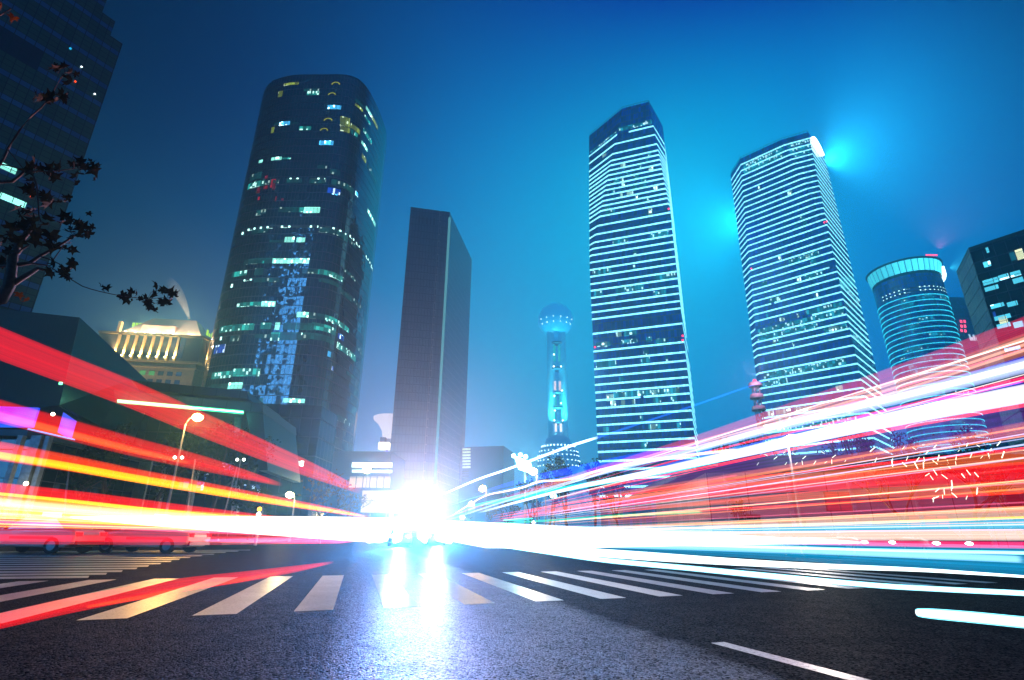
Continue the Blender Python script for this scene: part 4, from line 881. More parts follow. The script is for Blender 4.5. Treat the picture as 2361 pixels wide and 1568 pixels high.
# ------------------------------------------------------------------ angular dark pavilion on the left, with its canopy
DARKP = None
g = G('dark_cladding'); m, cell, a, b = panes(g, .6, 30, .05, 0.1); r = g.noise(g.pos(), .5, 3.0)
DARKP = g.bsdf(g.mix(m, g.mix(r, (.004, .007, .010, 1), (.008, .012, .016, 1)), (.002, .003, .005, 1)), .5, 0, .2)
g = G('facet_metal'); r = g.noise(g.pos(), .35, 3.0); FACET = g.bsdf(g.mix(r, (.006, .022, .034, 1), (.010, .034, .05, 1)), .38, .1, .3)
g = G('fascia_panel'); m, cell, a, b = panes(g, 3.4, 30, .07, .1); r = g.white(cell); FASC = g.bsdf(g.mix(m, g.mix(r, (.03, .05, .068, 1), (.045, .066, .086, 1)), (.005, .008, .012, 1)), .42, .1, .3)
def Pv(u, v, Y): return atY(u, v, Y)
t = thing('angular_pavilion', 'dark angular pavilion with a sloping side facet and blue screens at the left edge', 'building', (-62, 66, 0)); o = t.location
A_, B_, C2, D_ = Pv(-90, 702, 62), Pv(184, 732, 62), Pv(137, 934, 62), Pv(-90, 962, 62)
E_, F_ = Pv(304, 874, 84), Pv(222, 992, 79)
mb = MB(); bk_ = Vector((-14, 40, 0))
def face(mb, pts): mb.quad([tuple(p - o) for p in pts], [(((p - o).x), p.z) for p in pts])
face(mb, [D_, C2, B_, A_]); face(mb, [A_, B_, B_ + bk_, A_ + bk_]); face(mb, [D_, D_ + bk_, C2 + bk_, C2]); face(mb, [A_, A_ + bk_, D_ + bk_, D_])
mb.build('upper_block', DARKP, t)
mb = MB(); face(mb, [C2, F_, E_, B_]); face(mb, [B_, E_, E_ + bk_ * .5, B_ + bk_ * .9]); face(mb, [C2, C2 + bk_ * .9, F_ + bk_ * .5, F_]); face(mb, [E_, F_, F_ + bk_ * .5, E_ + bk_ * .5])
mb.build('side_facet', FACET, t)
mb = MB(); a, b, c, d = Pv(137, 934, 61.9), Pv(222, 991, 78.8), Pv(222, 994.5, 78.7), Pv(137, 937, 61.8); face(mb, [d, c, b, a]); mb.build('seam', plain('seam_black', (5, 8, 10), .6), t)
# lower volume: dark glass below a lit soffit edge
LOWG = curtain('lobby_glass', (5, 9, 16), (14, 20, 28), 2.4, 3.2, .1, .12, .1, .01, .5)
p0, p1, p2 = Pv(-90, 1004, 63), Pv(80, 1004, 63), Pv(166, 1024, 70)
mb = MB(); zl = p1.z
mb.prism([(p0.x - o.x, p0.y - o.y), (p1.x - o.x, p1.y - o.y), (p2.x - o.x, p2.y - o.y), (p2.x - o.x - 2, p2.y - o.y + 24), (p0.x - o.x - 10, p0.y - o.y + 30)], 0, zl - .3); mb.build('lobby_wall', LOWG, t)
q0, q1, q2 = p0 + Vector((0, -1.4, 0)), p1 + Vector((.3, -1.4, 0)), p2 + Vector((1.0, -1.0, 0))
mb = MB(); mb.prism([(x.x - o.x, x.y - o.y) for x in (q0, q1, q2, q2 + Vector((-2, 22, 0)), q0 + Vector((-10, 26, 0)))], zl - .28, zl + .45); mb.build('ledge', FACET, t)
g = G('blue_screen'); x, y, z = g.xyz(g.uv()); f = g.ramp(g.noise(g.comb(g.math('MULTIPLY', x, .16), g.math('MULTIPLY', y, .5), 2.0), 1.0, 2.0), .35, .65); top = g.ramp(y, zl + 1.0, zl + 3.0)
cc = g.mix(f, lin(20, 30, 235), lin(45, 110, 255)); cc = g.mix(g.math('MULTIPLY', top, g.ramp(x, 8, 18, .1, .55)), cc, lin(190, 110, 250)); g.emission(cc, 1.15); g.noshare(); SCR = g.m
a, b = Pv(-90, 962, 61.6), Pv(80, 966, 61.6)
mb = MB(); front_ = [Vector((a.x, 61.6, zl + .7)), Vector((b.x, 61.6, zl + .7)), Vector((b.x, 61.6, zl + 3.0)), Vector((a.x, 61.6, zl + 3.2))]
mb.solid([p - o for p in front_], [p - o + Vector((0, .3, 0)) for p in front_]); s_ = mb.build('screen', SCR, t)
a, b = Pv(136, 984, 64.0), Pv(168, 1000, 69); mb = MB(); front_ = [Vector((a.x, a.y, zl + .6)), Vector((b.x, b.y, zl + .5)), Vector((b.x, b.y, zl + 2.9)), Vector((a.x, a.y, zl + 3.0))]
mb.solid([p - o for p in front_], [p - o + Vector((-.2, .3, 0)) for p in front_]); mb.build('screen', SCR, t)
mb = MB(); mb.tube([Vector((p.x - o.x, p.y - o.y - .05, zl + .5)) for p in (q1, q2)], .09, 6); mb.build('blue_edge_tube', glow('tube_cyan', (60, 170, 255), 1.6), t)
for (u, Y, m) in [(66, 60.5, 'col'), (28, 60.5, 'col'), (92, 60.8, 'col')]:
    p = Pv(u, 1080, Y); mb = MB(); mb.box((p.x - o.x, p.y - o.y, zl / 2 - .2), (.55 if u != 66 else 1.1, .55, zl - .5)); mb.build('column', plain('column_steel', (110, 120, 125), .4, .3), t)
p = Pv(60, 1115, 59.6); mb = MB(); mb.ball((p.x - o.x, p.y - o.y, p.z), .22, 10, 6); mb.build('wall_lamp', glow('warm_bulb', (255, 235, 190), 14), t); lamp('wall_lamp_light', p + Vector((0, -.3, 0)), (1, .85, .6), 160, .2, t)
p = Pv(122, 955, 61.4); mb = MB(); mb.ball((p.x - o.x, p.y - o.y, p.z), .2, 10, 6); mb.build('wall_lamp', glow('warm_bulb', (255, 235, 190), 14), t)
p = Pv(140, 884, 61.4); mb = MB(); mb.box((p.x - o.x, p.y - o.y, p.z), (.3, .2, .3)); mb.build('green_light', glow('led_green', (120, 255, 190), 3), t)

t = thing('led_canopy', 'grey panelled canopy edged with a green light strip behind the first street lamp', 'canopy', (-32, 74, 0)); o = t.location
def slabpx(pts, Y0, Y1, name, m, dz=0):
    f = [Pv(u, v, Y0) for u, v in pts]; bq = [p + Vector((-(Y1 - Y0) * .12, Y1 - Y0, 0)) for p in f]; mb = MB(); mb.solid([p - o for p in f], [p - o for p in bq]); return mb.build(name, m, t)
slabpx([(320, 899), (573, 920), (570, 902), (303, 876)], 75, 92, 'upper_fascia', FASC)
slabpx([(264, 921), (606, 951), (605, 930), (262, 899)], 72, 90, 'lower_fascia', FASC)
slabpx([(597, 1085), (617, 1085), (606, 952), (566, 949)], 72.4, 90, 'end_wall', FACET)
slabpx([(270, 928), (560, 954.5), (561, 946.5), (270, 920.5)], 71.7, 71.95, 'led_strip', glow('led_green_bright', (70, 255, 175), 1.9, True))
slabpx([(272, 923), (560, 949), (560, 951.2), (272, 925.4)][::-1], 71.55, 71.68, 'led_tube', glow('led_white', (225, 255, 240), 4.0))
slabpx([(545, 1190), (533, 1190), (541, 956), (556, 957)][::-1], 76, 77, 'column', plain('column_steel', (110, 120, 125), .4, .3))
for (u, Y) in [(400, 88), (470, 90)]:
    p = Pv(u, 1000, Y); mb = MB(); mb.lathe([(.5, .13), (.5, 13.4)], (p.x - o.x, p.y - o.y, 0), 12); mb.build('column', plain('column_steel', (110, 120, 125), .4, .3), t)
lamp('led_wash', Pv(290, 925, 70), (.15, 1, .55), 260, .6, t)
lamp('led_wash', Pv(540, 958, 71), (.15, 1, .55), 200, .6, t)
t = thing('dark_lobby', 'dark blue glass lobby under the canopy with faint lit windows', 'building', (-34, 98, 0)); o = t.location
a, b = Pv(150, 1000, 93), Pv(700, 1000, 93)
mb = MB(); mb.prism([(a.x - o.x, -4), (b.x - o.x, 2), (b.x - o.x, 12), (a.x - o.x, 10)], 0, 23.5); mb.build('glass_wall', curtain('lobby_blue_glass', (8, 16, 40), (16, 22, 40), 2.0, 3.5, .12, .2, .1, .02, .5), t)
LBW = litglass('lobby_lit', (90, 140, 240), .7, 1.0, 2.0, .1)
rn = random.Random(9)
plL = Plan([(a.x, 94), (b.x, 100), (b.x, 110), (a.x, 108)])
for (u0, v, u1, h, m) in [(412, 1120, 470, 1.4, LBW), (500, 1075, 545, 1.2, LBW), (300, 1090, 330, 1.0, LBW), (560, 1130, 600, 2.0, LBW), (330, 1140, 372, 1.6, LBW), (470, 1100, 492, 1.2, LBW), (660, 1068, 700, .9, TEALB)]:
    h0, h1 = plL.hit(u0, v), plL.hit(u1, v)
    if h0 and h1:
        mb = MB(); plL.strip(mb, h0[0], h1[0], h0[1] - h / 2, h0[1] + h / 2, .1, .2, Vector((o.x, o.y))); mb.build('lit_window', m, t)
t = thing('pale_hoarding', 'pale curved hoarding behind the dark tree at the left', 'hoarding', Pv(240, 1100, 80)); o = t.location
a, b = Pv(175, 1150, 84), Pv(330, 1150, 84)
pts = [(a.x + (b.x - a.x) * k / 10 - o.x, 84 + 2 * math.sin(PI * k / 10) - o.y) for k in range(11)]
zt = Pv(250, 1062, 84).z; mb = MB()
mb.prism(pts + [(p[0], p[1] + .4) for p in pts[::-1]], -o.z, zt - o.z); mb.build('panel', plain('hoarding_pale', (120, 125, 118), .6), t)

# ------------------------------------------------------------------ podium on the right
t = thing('shop_podium', 'low pale panelled podium with a dark flat eave behind the right-hand streaks', 'building', (48, 68, 0)); o = t.location
a, b = Pv(1640, 1200, 62), Pv(2600, 1200, 58)
zt = Pv(1652, 1090, 62).z
PODP = None
g = G('podium_panel'); m, cell, aa, bb = panes(g, 4.2, 9, .1, .1); r = g.white(cell); PODP = g.bsdf(g.mix(m, g.mix(r, (.24, .23, .26, 1), (.34, .33, .36, 1)), (.06, .06, .08, 1)), .45)
mb = MB(); mb.prism([(a.x - o.x, a.y - o.y), (b.x - o.x, b.y - o.y), (b.x - o.x, 40), (a.x - o.x + 6, 40)], .1, zt); mb.build('wall', PODP, t)
c = Pv(1605, 1085, 60); mb = MB(); mb.prism([(c.x - o.x, 60 - o.y), (b.x - o.x, 55.5 - o.y), (b.x - o.x, 42), (c.x - o.x + 3, 42)], zt + .01, zt + .5)
mb.prism([(c.x + 4 - o.x, 64 - o.y), (b.x - o.x, 60 - o.y), (b.x - o.x, 42), (c.x + 6 - o.x, 42)], zt + .51, zt + 2.2); mb.build('eave', plain('eave_dark', (38, 34, 48), .5), t)
fx = (b - a); fx.z = 0; fl = fx.length; fx.normalize(); fn = Vector((fx.y, -fx.x, 0)); WDK = curtain('shopfront_dark', (16, 16, 28), (60, 58, 66), 1.4, 2.2, .1, .12, .1, .01); WRD = litglass('shopfront_red', (210, 25, 60), .55, 1.4, 2.0, .5, hot=0)
rn = random.Random(21); s = 3.0; k = 0
while s < fl - 5:
    w_ = rn.choice([2.2, 2.8, 4.0]); z0, z1 = rn.choice([(.2, 2.6), (.2, 3.2), (3.6, 5.6)]); p = a + fx * (s + w_ / 2) + fn * .06
    mb = MB(); mb.box((p.x - o.x, p.y - o.y, (z0 + z1) / 2), (w_, .2, z1 - z0), math.atan2(fx.y, fx.x)); mb.build('shop_window', WRD if 3 < z1 < 5.7 and rn.random() < .4 else WDK, t); s += w_ + rn.uniform(.8, 2.4)
for k in range(9):
    p = a + fx * (2 + 6.5 * k) + fn * .25; mb = MB(); mb.box((p.x - o.x, p.y - o.y, zt / 2), (.35, .4, zt - .2), math.atan2(fx.y, fx.x)); mb.build('pillar', plain('pillar_pale', (150, 148, 160), .5), t)
# lattice mast by the broad tower
c = Pv(1743, 900, 150); t = thing('lattice_mast', 'pale lattice mast with round platforms left of the broad tower', 'mast', (c.x, c.y, 0)); mb = MB(); zt = Pv(1737, 884, 150).z
MST = plain('mast_pale', (150, 165, 180), .5)
zz = 0
while zz < zt - 2:
    for k in range(4):
        a0_, a1 = k * PI / 2 + .78, (k + 1) * PI / 2 + .78; mb.tube([(math.cos(a0_), math.sin(a0_), zz), (math.cos(a1), math.sin(a1), zz + 2)], .1, 5); mb.tube([(math.cos(a0_), math.sin(a0_), zz), (math.cos(a0_), math.sin(a0_), zz + 2)], .13, 5)
    zz += 2
mb.build('lattice', MST, t); mb = MB()
for zp in (zt - 8, zt - 4.5, zt - 1): mb.lathe([(0, zp), (1.9, zp), (1.9, zp + .3), (1.7, zp + 1.2), (0, zp + .3)], (0, 0, 0), 16)
mb.build('platform', MST, t); mb = MB(); mb.ball((0, 0, zt + .8), .5, 8, 6); mb.build('red_beacon', glow('sign_red', (255, 70, 110), 3.0), t)
lamp('mast_light', (c.x - 2, c.y - 6, zt + 1), (1, .3, .45), 5000, .4, t)
# flood-lit canopy by the TV tower
c = Pv(1212, 1064, 130); t = thing('floodlit_gantry', 'row of slanting white floodlight bars beside the low block', 'light gantry', c); o = c
FLB = glow('flood_bar', (215, 250, 255), 5.0)
for k in range(7):
    p, q = Pv(1187 + 1.5 * k, 1053 + 4.6 * k, 130), Pv(1222 + 1.5 * k, 1066 + 4.4 * k, 126); mb = MB(); mb.tube([p - o, q - o], .2, 6); mb.build('light_bar', FLB, t)
mb = MB(); mb.tube([Pv(1206, 1058, 129) - o, Pv(1215, 1100, 129) - o], .25, 8); p = Pv(1211, 1080, 129.3); mb.tube([p - o, Vector((p.x, p.y, 0)) - o], .3, 8); mb.build('mast', MST, t)
for (u, v) in [(1184, 1051), (1200, 1049), (1212, 1053)]:
    p = Pv(u, v, 129); mb = MB(); mb.ball(p - o, .5, 8, 6); mb.build('floodlamp', glow('flood_lamp', (190, 245, 255), 9.0), t)
lamp('flood_glow', Pv(1212, 1060, 124), (.4, .9, 1), 9000, .5, t)
# cream billboard left of the road
t = thing('billboard', 'cream glowing billboard on a steel frame left of the white glare', 'billboard', Pv(876, 1160, 95)); o = t.location
mb = MB(); rowbox(mb, 836, 1131, 915, 1182, 95, .6, o); mb.build('panel', glow('billboard_cream', (255, 215, 165), .85), t)
mb = MB()
for v in (1130, 1155, 1183): rowbox(mb, 832, v - 1, 920, v + 1, 94.6, .3, o)
for u in (848, 902): rowbox(mb, u - 1, 1130, u + 1, 1231, 95.8, .4, o)
mb.build('frame', plain('billboard_frame', (120, 80, 50), .6), t)

# ------------------------------------------------------------------ street lamps, signals, posts
STEEL = plain('lamp_steel', (120, 122, 126), .4, .5)
def street_lamp(label, uv, Y, base_u, rgb, watts, bulb=.32, strength=60, arm=1.6, head=True, group='street lamps'):
    h = Pv(uv[0], uv[1], Y); bx = Pv(base_u, 1180, Y).x
    t = thing('street_lamp', label, 'street lamp', (bx, Y, 0.0), group=group); z = h.z
    top = Vector((bx + (h.x - bx) * .25, Y, z - .15)) - t.location
    mb = MB(); mb.lathe([(.16, 0), (.16, .5), (.1, .55), (.085, z * .5), (.06, z - .6)], (0, 0, 0), 10)
    mb.tube([(0, 0, z - .6), top, Vector((h.x - bx, 0, z + .12))], [.06, .055, .04], 8); mb.build('pole', STEEL, t)
    mb = MB(); sx = 1 if h.x >= bx else -1
    mb.ball((h.x - bx, 0, z + .18), .34, 12, 8, (1.5, .8, .5)); mb.build('lamp_head', plain('lamp_shell', (70, 70, 72), .4, .4), t)
    mb = MB(); mb.ball((h.x - bx, -.06, z - .05), bulb, 12, 8, (1, 1, .8)); mb.build('bulb', glow('bulb_%d_%d' % (rgb[1], strength), rgb, strength), t)
    lamp('lamp_light', (h.x, Y - .5, z - .45), tuple(lin(*rgb)[:3]), watts * .3, bulb, t)
    return t
WARMC = (255, 190, 95)
street_lamp('street lamp with a starry warm glow in front of the green-edged canopy', (457, 961), 45, 384, WARMC, 9000, .42)
street_lamp('low warm street lamp left of the bare tree', (669, 1140), 62, 676, (255, 225, 150), 6000, .42)
street_lamp('brightest warm lamp in front of the dark trees below the TV tower', (1229, 1086), 75, 1238, WARMC, 9000, .55)
street_lamp('warm lamp against the low violet-grey block', (1113, 1126), 100, 1120, WARMC, 9000, .62)
street_lamp('small warm lamp at the left tip of the turquoise streak', (1087, 1161), 130, 1093, (255, 215, 150), 9000, .6)
street_lamp('warm lamp low down just right of the white glare', (1066, 1193), 170, 1070, (255, 225, 170), 9000, .6)
street_lamp('tall white lamp in front of the right-hand podium', (1822, 1012), 38, 1842, (255, 240, 225), 6500, .42)
street_lamp('dazzling warm lamp before the lit shop block', (846, 1083), 130, 838, (255, 225, 160), 15000, 1.0)
street_lamp('warm lamp just under the cream billboard', (898, 1166), 110, 903, (255, 225, 150), 7000, .6)
for (ut, vt, ub, Y, lb) in [(450, 1060, 430, 48, 'slim steel post right of the nearest left street lamp'), (546, 1078, 508, 55, 'slim steel post before the dark lobby, furthest right of the left posts'), (160, 1075, 152, 52, 'short steel post in front of the pale hoarding'), (1258, 1100, 1258, 80, 'thin pale post below the TV tower')]:
    p, q = Pv(ut, vt, Y), Pv(ub, 1200, Y); t = thing('steel_post', lb, 'post', (q.x, Y, 0)); mb = MB(); mb.tube([(0, 0, 0), (p.x - q.x, 0, p.z)], [.09, .06], 8); mb.ball((p.x - q.x, 0, p.z), .07, 8, 6)
    mb.build('shaft', STEEL, t); mb = MB(); mb.box((0, 0, .15), (.34, .34, .3)); mb.build('base', STEEL, t)
for (u, v, Y, lb) in [(412, 1055, 60, 'white lamp pair on a stub arm above the yellow streak'), (555, 1060, 66, 'white lamp pair before the lobby glass, right of the first pair')]:
    p = Pv(u, v, Y); t = thing('lamp_pair', lb, 'lamp', (p.x, Y, 0), group='twin white lamps by the lobby'); mb = MB(); mb.tube([(0, 0, 0), (0, 0, p.z)], .05, 6); mb.tube([(-.5, 0, p.z), (.5, 0, p.z)], .04, 6); mb.build('pole', STEEL, t)
    for dx in (-.4, .4): mb = MB(); mb.ball((dx, -.05, p.z), .17, 8, 6); mb.build('bulb', glow('bulb_cool', (235, 245, 230), 8), t)
def signal(label, u, v, Y, lamps, hgt=.5):
    p = Pv(u, v, Y); t = thing('traffic_light', label, 'traffic light', (p.x, Y, 0)); z = p.z
    mb = MB(); mb.lathe([(.11, 0), (.07, z - .4)], (0, 0.12, 0), 10); mb.build('pole', STEEL, t)
    mb = MB(); n = len(lamps); hor = hgt < 0; 
    mb.box((0, 0, z), (.9 if hor else .34, .22, .36 if hor else .36 * n + .1)); mb.build('housing', plain('signal_black', (20, 22, 24), .5), t)
    for k, (rgb, s) in enumerate(lamps):
        dx, dz = ((k - (n - 1) / 2) * .42, 0) if hor else (0, ((n - 1) / 2 - k) * .36); mb = MB(); mb.ball((dx, -.12, z + dz), .16 if not hor else .2, 10, 8, (1, .5, 1)); mb.build('lens', glow('lens_%d_%d' % (rgb[0], rgb[2]), rgb, s), t)
signal('signal with yellow and white lights beyond the left streaks', 598, 1186, 42, [((255, 170, 40), 8), ((255, 255, 255), 12), ((250, 225, 255), 12)])
signal('wide signal with twin blazing cyan-white lights', 1276, 1144, 70, [((120, 255, 255), 26), ((120, 255, 255), 26)], -1)
signal('signal glowing white just above the white streaks', 1230, 1213, 62, [((235, 235, 255), 14), ((235, 235, 255), 14), ((235, 235, 255), 14)])

# ------------------------------------------------------------------ trees
def foliage(name, a, b, trans=.25):
    g = G(name); oi = g.n('ObjectInfo'); r = g.white(g.n('NewGeometry').outputs['Random Per Island'] if False else g.comb(g.n('NewGeometry').outputs['Random Per Island'], 0.0, 0.0))
    c = g.mix(r, lin(*a), lin(*b)); p = g.n('BsdfPrincipled'); g.put(p.inputs['Base Color'], c); p.inputs['Roughness'].default_value = .8; p.inputs['Specular IOR Level'].default_value = .1
    tr = g.n('BsdfTranslucent'); g.put(tr.inputs[0], c); mx = g.n('MixShader'); mx.inputs[0].default_value = trans
    g.t.links.new(p.outputs[0], mx.inputs[1]); g.t.links.new(tr.outputs[0], mx.inputs[2]); g.t.links.new(mx.outputs[0], g.out.inputs['Surface']); return g.m
LEAFD = foliage('leaf_dark', (28, 44, 24), (52, 66, 34)); LEAFO = foliage('leaf_autumn', (96, 74, 30), (140, 92, 34)); BARK = plain('bark', (62, 52, 44), .85, var=.35, scale=12)
def leafquad(mb, p, s, rn):
    a = Vector((rn.gauss(0, 1), rn.gauss(0, 1), rn.gauss(0, .7))).normalized(); b = a.orthogonal().normalized(); b = (Matrix.Rotation(rn.uniform(0, 6.3), 3, a) @ b); c = a.cross(b)
    mb.quad([p - b * s * .5, p - c * s * .28 + b * s * .05, p + b * s * .6, p + c * s * .28 + b * s * .05])
def grow(rn, p, d, l, r, depth, segs, tips, spread=.6, up=.12, kids=(2, 3)):
    pts = [p]; rad = [r]; q = p; dd = d
    for k in range(3):
        dd = (dd + Vector((rn.gauss(0, .16), rn.gauss(0, .16), rn.gauss(0, .1) + up * .4))).normalized(); q = q + dd * l / 3; pts.append(q); rad.append(r * (1 - .12 * (k + 1)))
    segs.append((pts, rad))
    if depth == 0: tips.append(q); return
    for k in range(rn.randint(*kids)):
        ax = Vector((rn.gauss(0, 1), rn.gauss(0, 1), rn.gauss(0, .5))).normalized(); nd = (dd + ax * spread + Vector((0, 0, up))).normalized()
        grow(rn, q if k else pts[2], nd, l * rn.uniform(.62, .85), r * .6, depth - 1, segs, tips, spread, up, kids)
    tips.append(q)
def tree(label, base, h, crown, seed, leaves=900, leaf=.32, mat=None, group=None, trunk=None, depth=3, name='street_tree', clump=1.0, stub=False, lean=0):
    """crown = radius; leaves gather in clumps round the twig ends"""
    rn = random.Random(seed); t = thing(name, label, 'tree', base, group=group)
    segs, tips = [], []; tl = trunk or h * .34; r0 = max(.07, h * .022)
    grow(rn, Vector((0, 0, 0)), Vector((lean, 0, 1)).normalized(), tl, r0, depth, segs, tips, .75, .16, (3, 3) if depth > 2 else (3, 4))
    zmax = max(p.z for p in tips); rmax = max(math.hypot(p.x, p.y) for p in tips) or 1
    sz, sr = (h - .3) / zmax, crown / rmax
    def fit(p): return Vector((p.x * (sr if p.z > tl * .8 else 1 + (sr - 1) * p.z / tl), p.y * (sr if p.z > tl * .8 else 1 + (sr - 1) * p.z / tl), p.z * sz))
    mb = MB()
    for pts, rad in segs:
        mb.tube([fit(p) for p in pts], [max(x, .018) for x in rad], 6)
    mb.build('trunk', BARK, t)
    if leaves:
        mb = MB(); tp = [fit(p) for p in tips]
        cl = [(p, rn.uniform(.5, 1.25) * clump) for p in tp]
        for k in range(leaves):
            p, s = rn.choice(cl); q = p + Vector((rn.gauss(0, .42), rn.gauss(0, .42), rn.gauss(0, .3))) * s; leafquad(mb, q, leaf * rn.uniform(.6, 1.3), rn)
        mb.build('crown', mat or LEAFD, t, merge=False)
    return t
def treepx(label, u, vt, Y, wpx, seed, **kw):
    p = Pv(u, vt, Y); tree(label, (p.x, Y, .12), p.z, wpx / 2 * Y / F * .95, seed, **kw)
treepx('small dark tree with a thin crown in front of the pale hoarding', 205, 1040, 55, 130, 1, leaves=1500, leaf=.34)
treepx('dark leafy tree by the blue screens, right of the small thin-crowned tree', 262, 985, 58, 150, 2, leaves=2200, leaf=.36, clump=1.2)
treepx('dark round-headed tree behind the nearest left street lamp', 390, 995, 66, 170, 3, leaves=2600, leaf=.42, clump=1.5)
treepx('dense dark tree under the end of the canopy', 520, 985, 70, 170, 4, leaves=3000, leaf=.42, clump=1.6)
treepx('dense dark tree at the foot of the rounded tower', 618, 1000, 74, 150, 5, leaves=2800, leaf=.42, clump=1.6)
treepx('low dark bush-like tree behind the yellow streak', 590, 1130, 60, 150, 6, leaves=1800, leaf=.3, clump=1.1, trunk=.8)
treepx('nearly bare tree with knotted twigs left of the white glare', 757, 1085, 48, 150, 7, leaves=260, leaf=.3, mat=LEAFO, depth=4)
treepx('bare orange-lit tree behind the knotted tree, nearer the glare', 812, 1135, 70, 110, 8, leaves=300, leaf=.3, mat=LEAFO, depth=4)
for k, (u, v, Y, w_, n, m) in enumerate([(1080, 1172, 150, 40, 160, LEAFO), (1125, 1158, 130, 50, 200, LEAFO), (1168, 1140, 110, 62, 260, LEAFO), (1215, 1108, 100, 70, 700, LEAFD), (1262, 1075, 95, 80, 1300, LEAFD), (1310, 1052, 90, 90, 1500, LEAFD), (1365, 1058, 88, 80, 1300, LEAFD), (1420, 1085, 80, 70, 900, LEAFD)]):
    treepx(['sparse brown tree nearest the glare in the right-hand street row', 'second sparse brown tree of the right-hand street row, under the warm lamp', 'third sparse brown tree of the right-hand street row', 'thin dark tree behind the brightest right-hand lamp', 'dark tree at the foot of the TV tower', 'tall dark tree between the TV tower and the slim banded tower', 'dark tree at the left foot of the slim banded tower', 'dark tree in front of the slim banded tower'][k], u, v, Y, w_, 20 + k, leaves=n, leaf=.42 if n > 500 else .5, mat=m, group='trees along the right kerb', depth=3)
for k, (u, v, Y, w_) in enumerate([(1660, 1012, 90, 80), (1720, 998, 92, 90), (1790, 1002, 94, 90), (1900, 1000, 92, 110), (1985, 985, 90, 120), (2060, 990, 92, 110), (2240, 985, 88, 150)]):
    treepx(['dark twiggy tree left end of the row behind the podium', 'dark twiggy tree second from left behind the podium', 'dark twiggy tree just left of the tall white lamp, behind the podium', 'dark twiggy tree just right of the tall white lamp, behind the podium', 'dark leafy tree below the broad banded tower, behind the podium', 'dark leafy tree between the broad and the round tower, behind the podium', 'broad dark tree at the right end of the row behind the podium'][k], u, v, Y, w_, 40 + k, leaves=420 if k not in (4, 5, 6) else 1100, leaf=.4, group='trees behind the podium', depth=4)
for k, (u, v, Y, w_) in enumerate([(1697, 1140, 44, 76), (2056, 1035, 36.5, 250), (2185, 1008, 35.6, 300), (2300, 1030, 36, 170)]):
    treepx(['bare pollarded tree before the left end of the podium', 'bare branching tree hung with a few light sticks, left of the widest bare tree', 'widest bare tree in front of the podium, hung with most of the light sticks', 'tall bare tree at the right edge hung with light sticks'][k], u, v, Y, w_, 60 + k, leaves=60, leaf=.2, mat=LEAFO, group='bare trees before the podium', depth=4)
# festive light sticks hung in the bare trees on the right
stick0 = None; STK = glow('light_stick', (240, 255, 225), 2.2)
Z7 = lambda x, y: (1959.8 + .2206 * x, 922.2 + .2206 * y)
sticks = [(560, 500, 40), (675, 510, -35), (890, 485, 45), (805, 548, 40), (1225, 468, 45), (1340, 480, -30), (1557, 453, 40), (1470, 520, 45), (1600, 570, 60), (1450, 580, 90), (1375, 600, 50), (1265, 582, 60), (1140, 528, 30), (925, 603, 60), (975, 605, 0), (1110, 602, 70),
          (1105, 660, 85), (1022, 650, -75), (1037, 702, -60), (890, 652, -40), (775, 620, 85), (768, 680, 85), (710, 618, 40), (692, 687, -75), (598, 610, 60), (445, 630, 85), (440, 660, 85), (270, 627, 50), (570, 675, -40), (893, 760, -75), (855, 815, -75), (990, 803, -45), (810, 780, 30),
          (1195, 810, -75), (1238, 757, -60), (1325, 783, -45), (1065, 880, 85), (1060, 925, 85), (1093, 997, -45), (985, 960, 70), (968, 1010, 70), (912, 943, 30), (1220, 1020, 50), (1328, 950, 65), (872, 1043, 60), (895, 1020, 20), (238, 515, 40)]
Z6 = lambda x, y: (1585.1 + .1838 * x, 979.9 + .1838 * y)
st2 = [(985, 378, -25), (1105, 413, 35), (882, 488, 55), (1215, 343, 35), (1335, 360, -30), (1235, 483, 50), (1365, 483, 30), (1440, 473, 88), (1465, 407, 40), (1597, 472, 50), (1735, 468, 30), (1810, 460, 88), (1840, 392, 35), (1700, 347, -30), (1960, 310, 35), (1980, 450, 45)]
for (F2, lst, Y) in ((Z7, sticks, 35.0), (Z6, st2, 37.0)):
    for (x, y, an) in lst:
        u, v = F2(x, y); p = Pv(u, v, Y)
        if stick0 is None:
            stick0 = thing('light_stick', 'short white festive light stick hanging among the bare trees on the right', 'light stick', (0, 0, 0), group='festive light sticks')
            mb = MB(); mb.lathe([(0, -.24), (.02, -.23), (.025, -.2), (.025, .2), (.02, .23), (0, .24)], (0, 0, 0), 8); mb.build('tube', STK, stick0); mb = MB(); mb.lathe([(.026, .2), (.03, .21), (.04, .27), (0, .28)], (0, 0, 0), 8); mb.build('cap', STEEL, stick0); ob = stick0
        else: ob = copy_tree(stick0)
        ob.location = p; ob.rotation_euler = (random.uniform(-.3, .3), math.radians(90 - an), 0); s = random.uniform(.5, 1.15) if F2 is Z7 else random.uniform(.45, .75); ob.scale = (s, s, s)
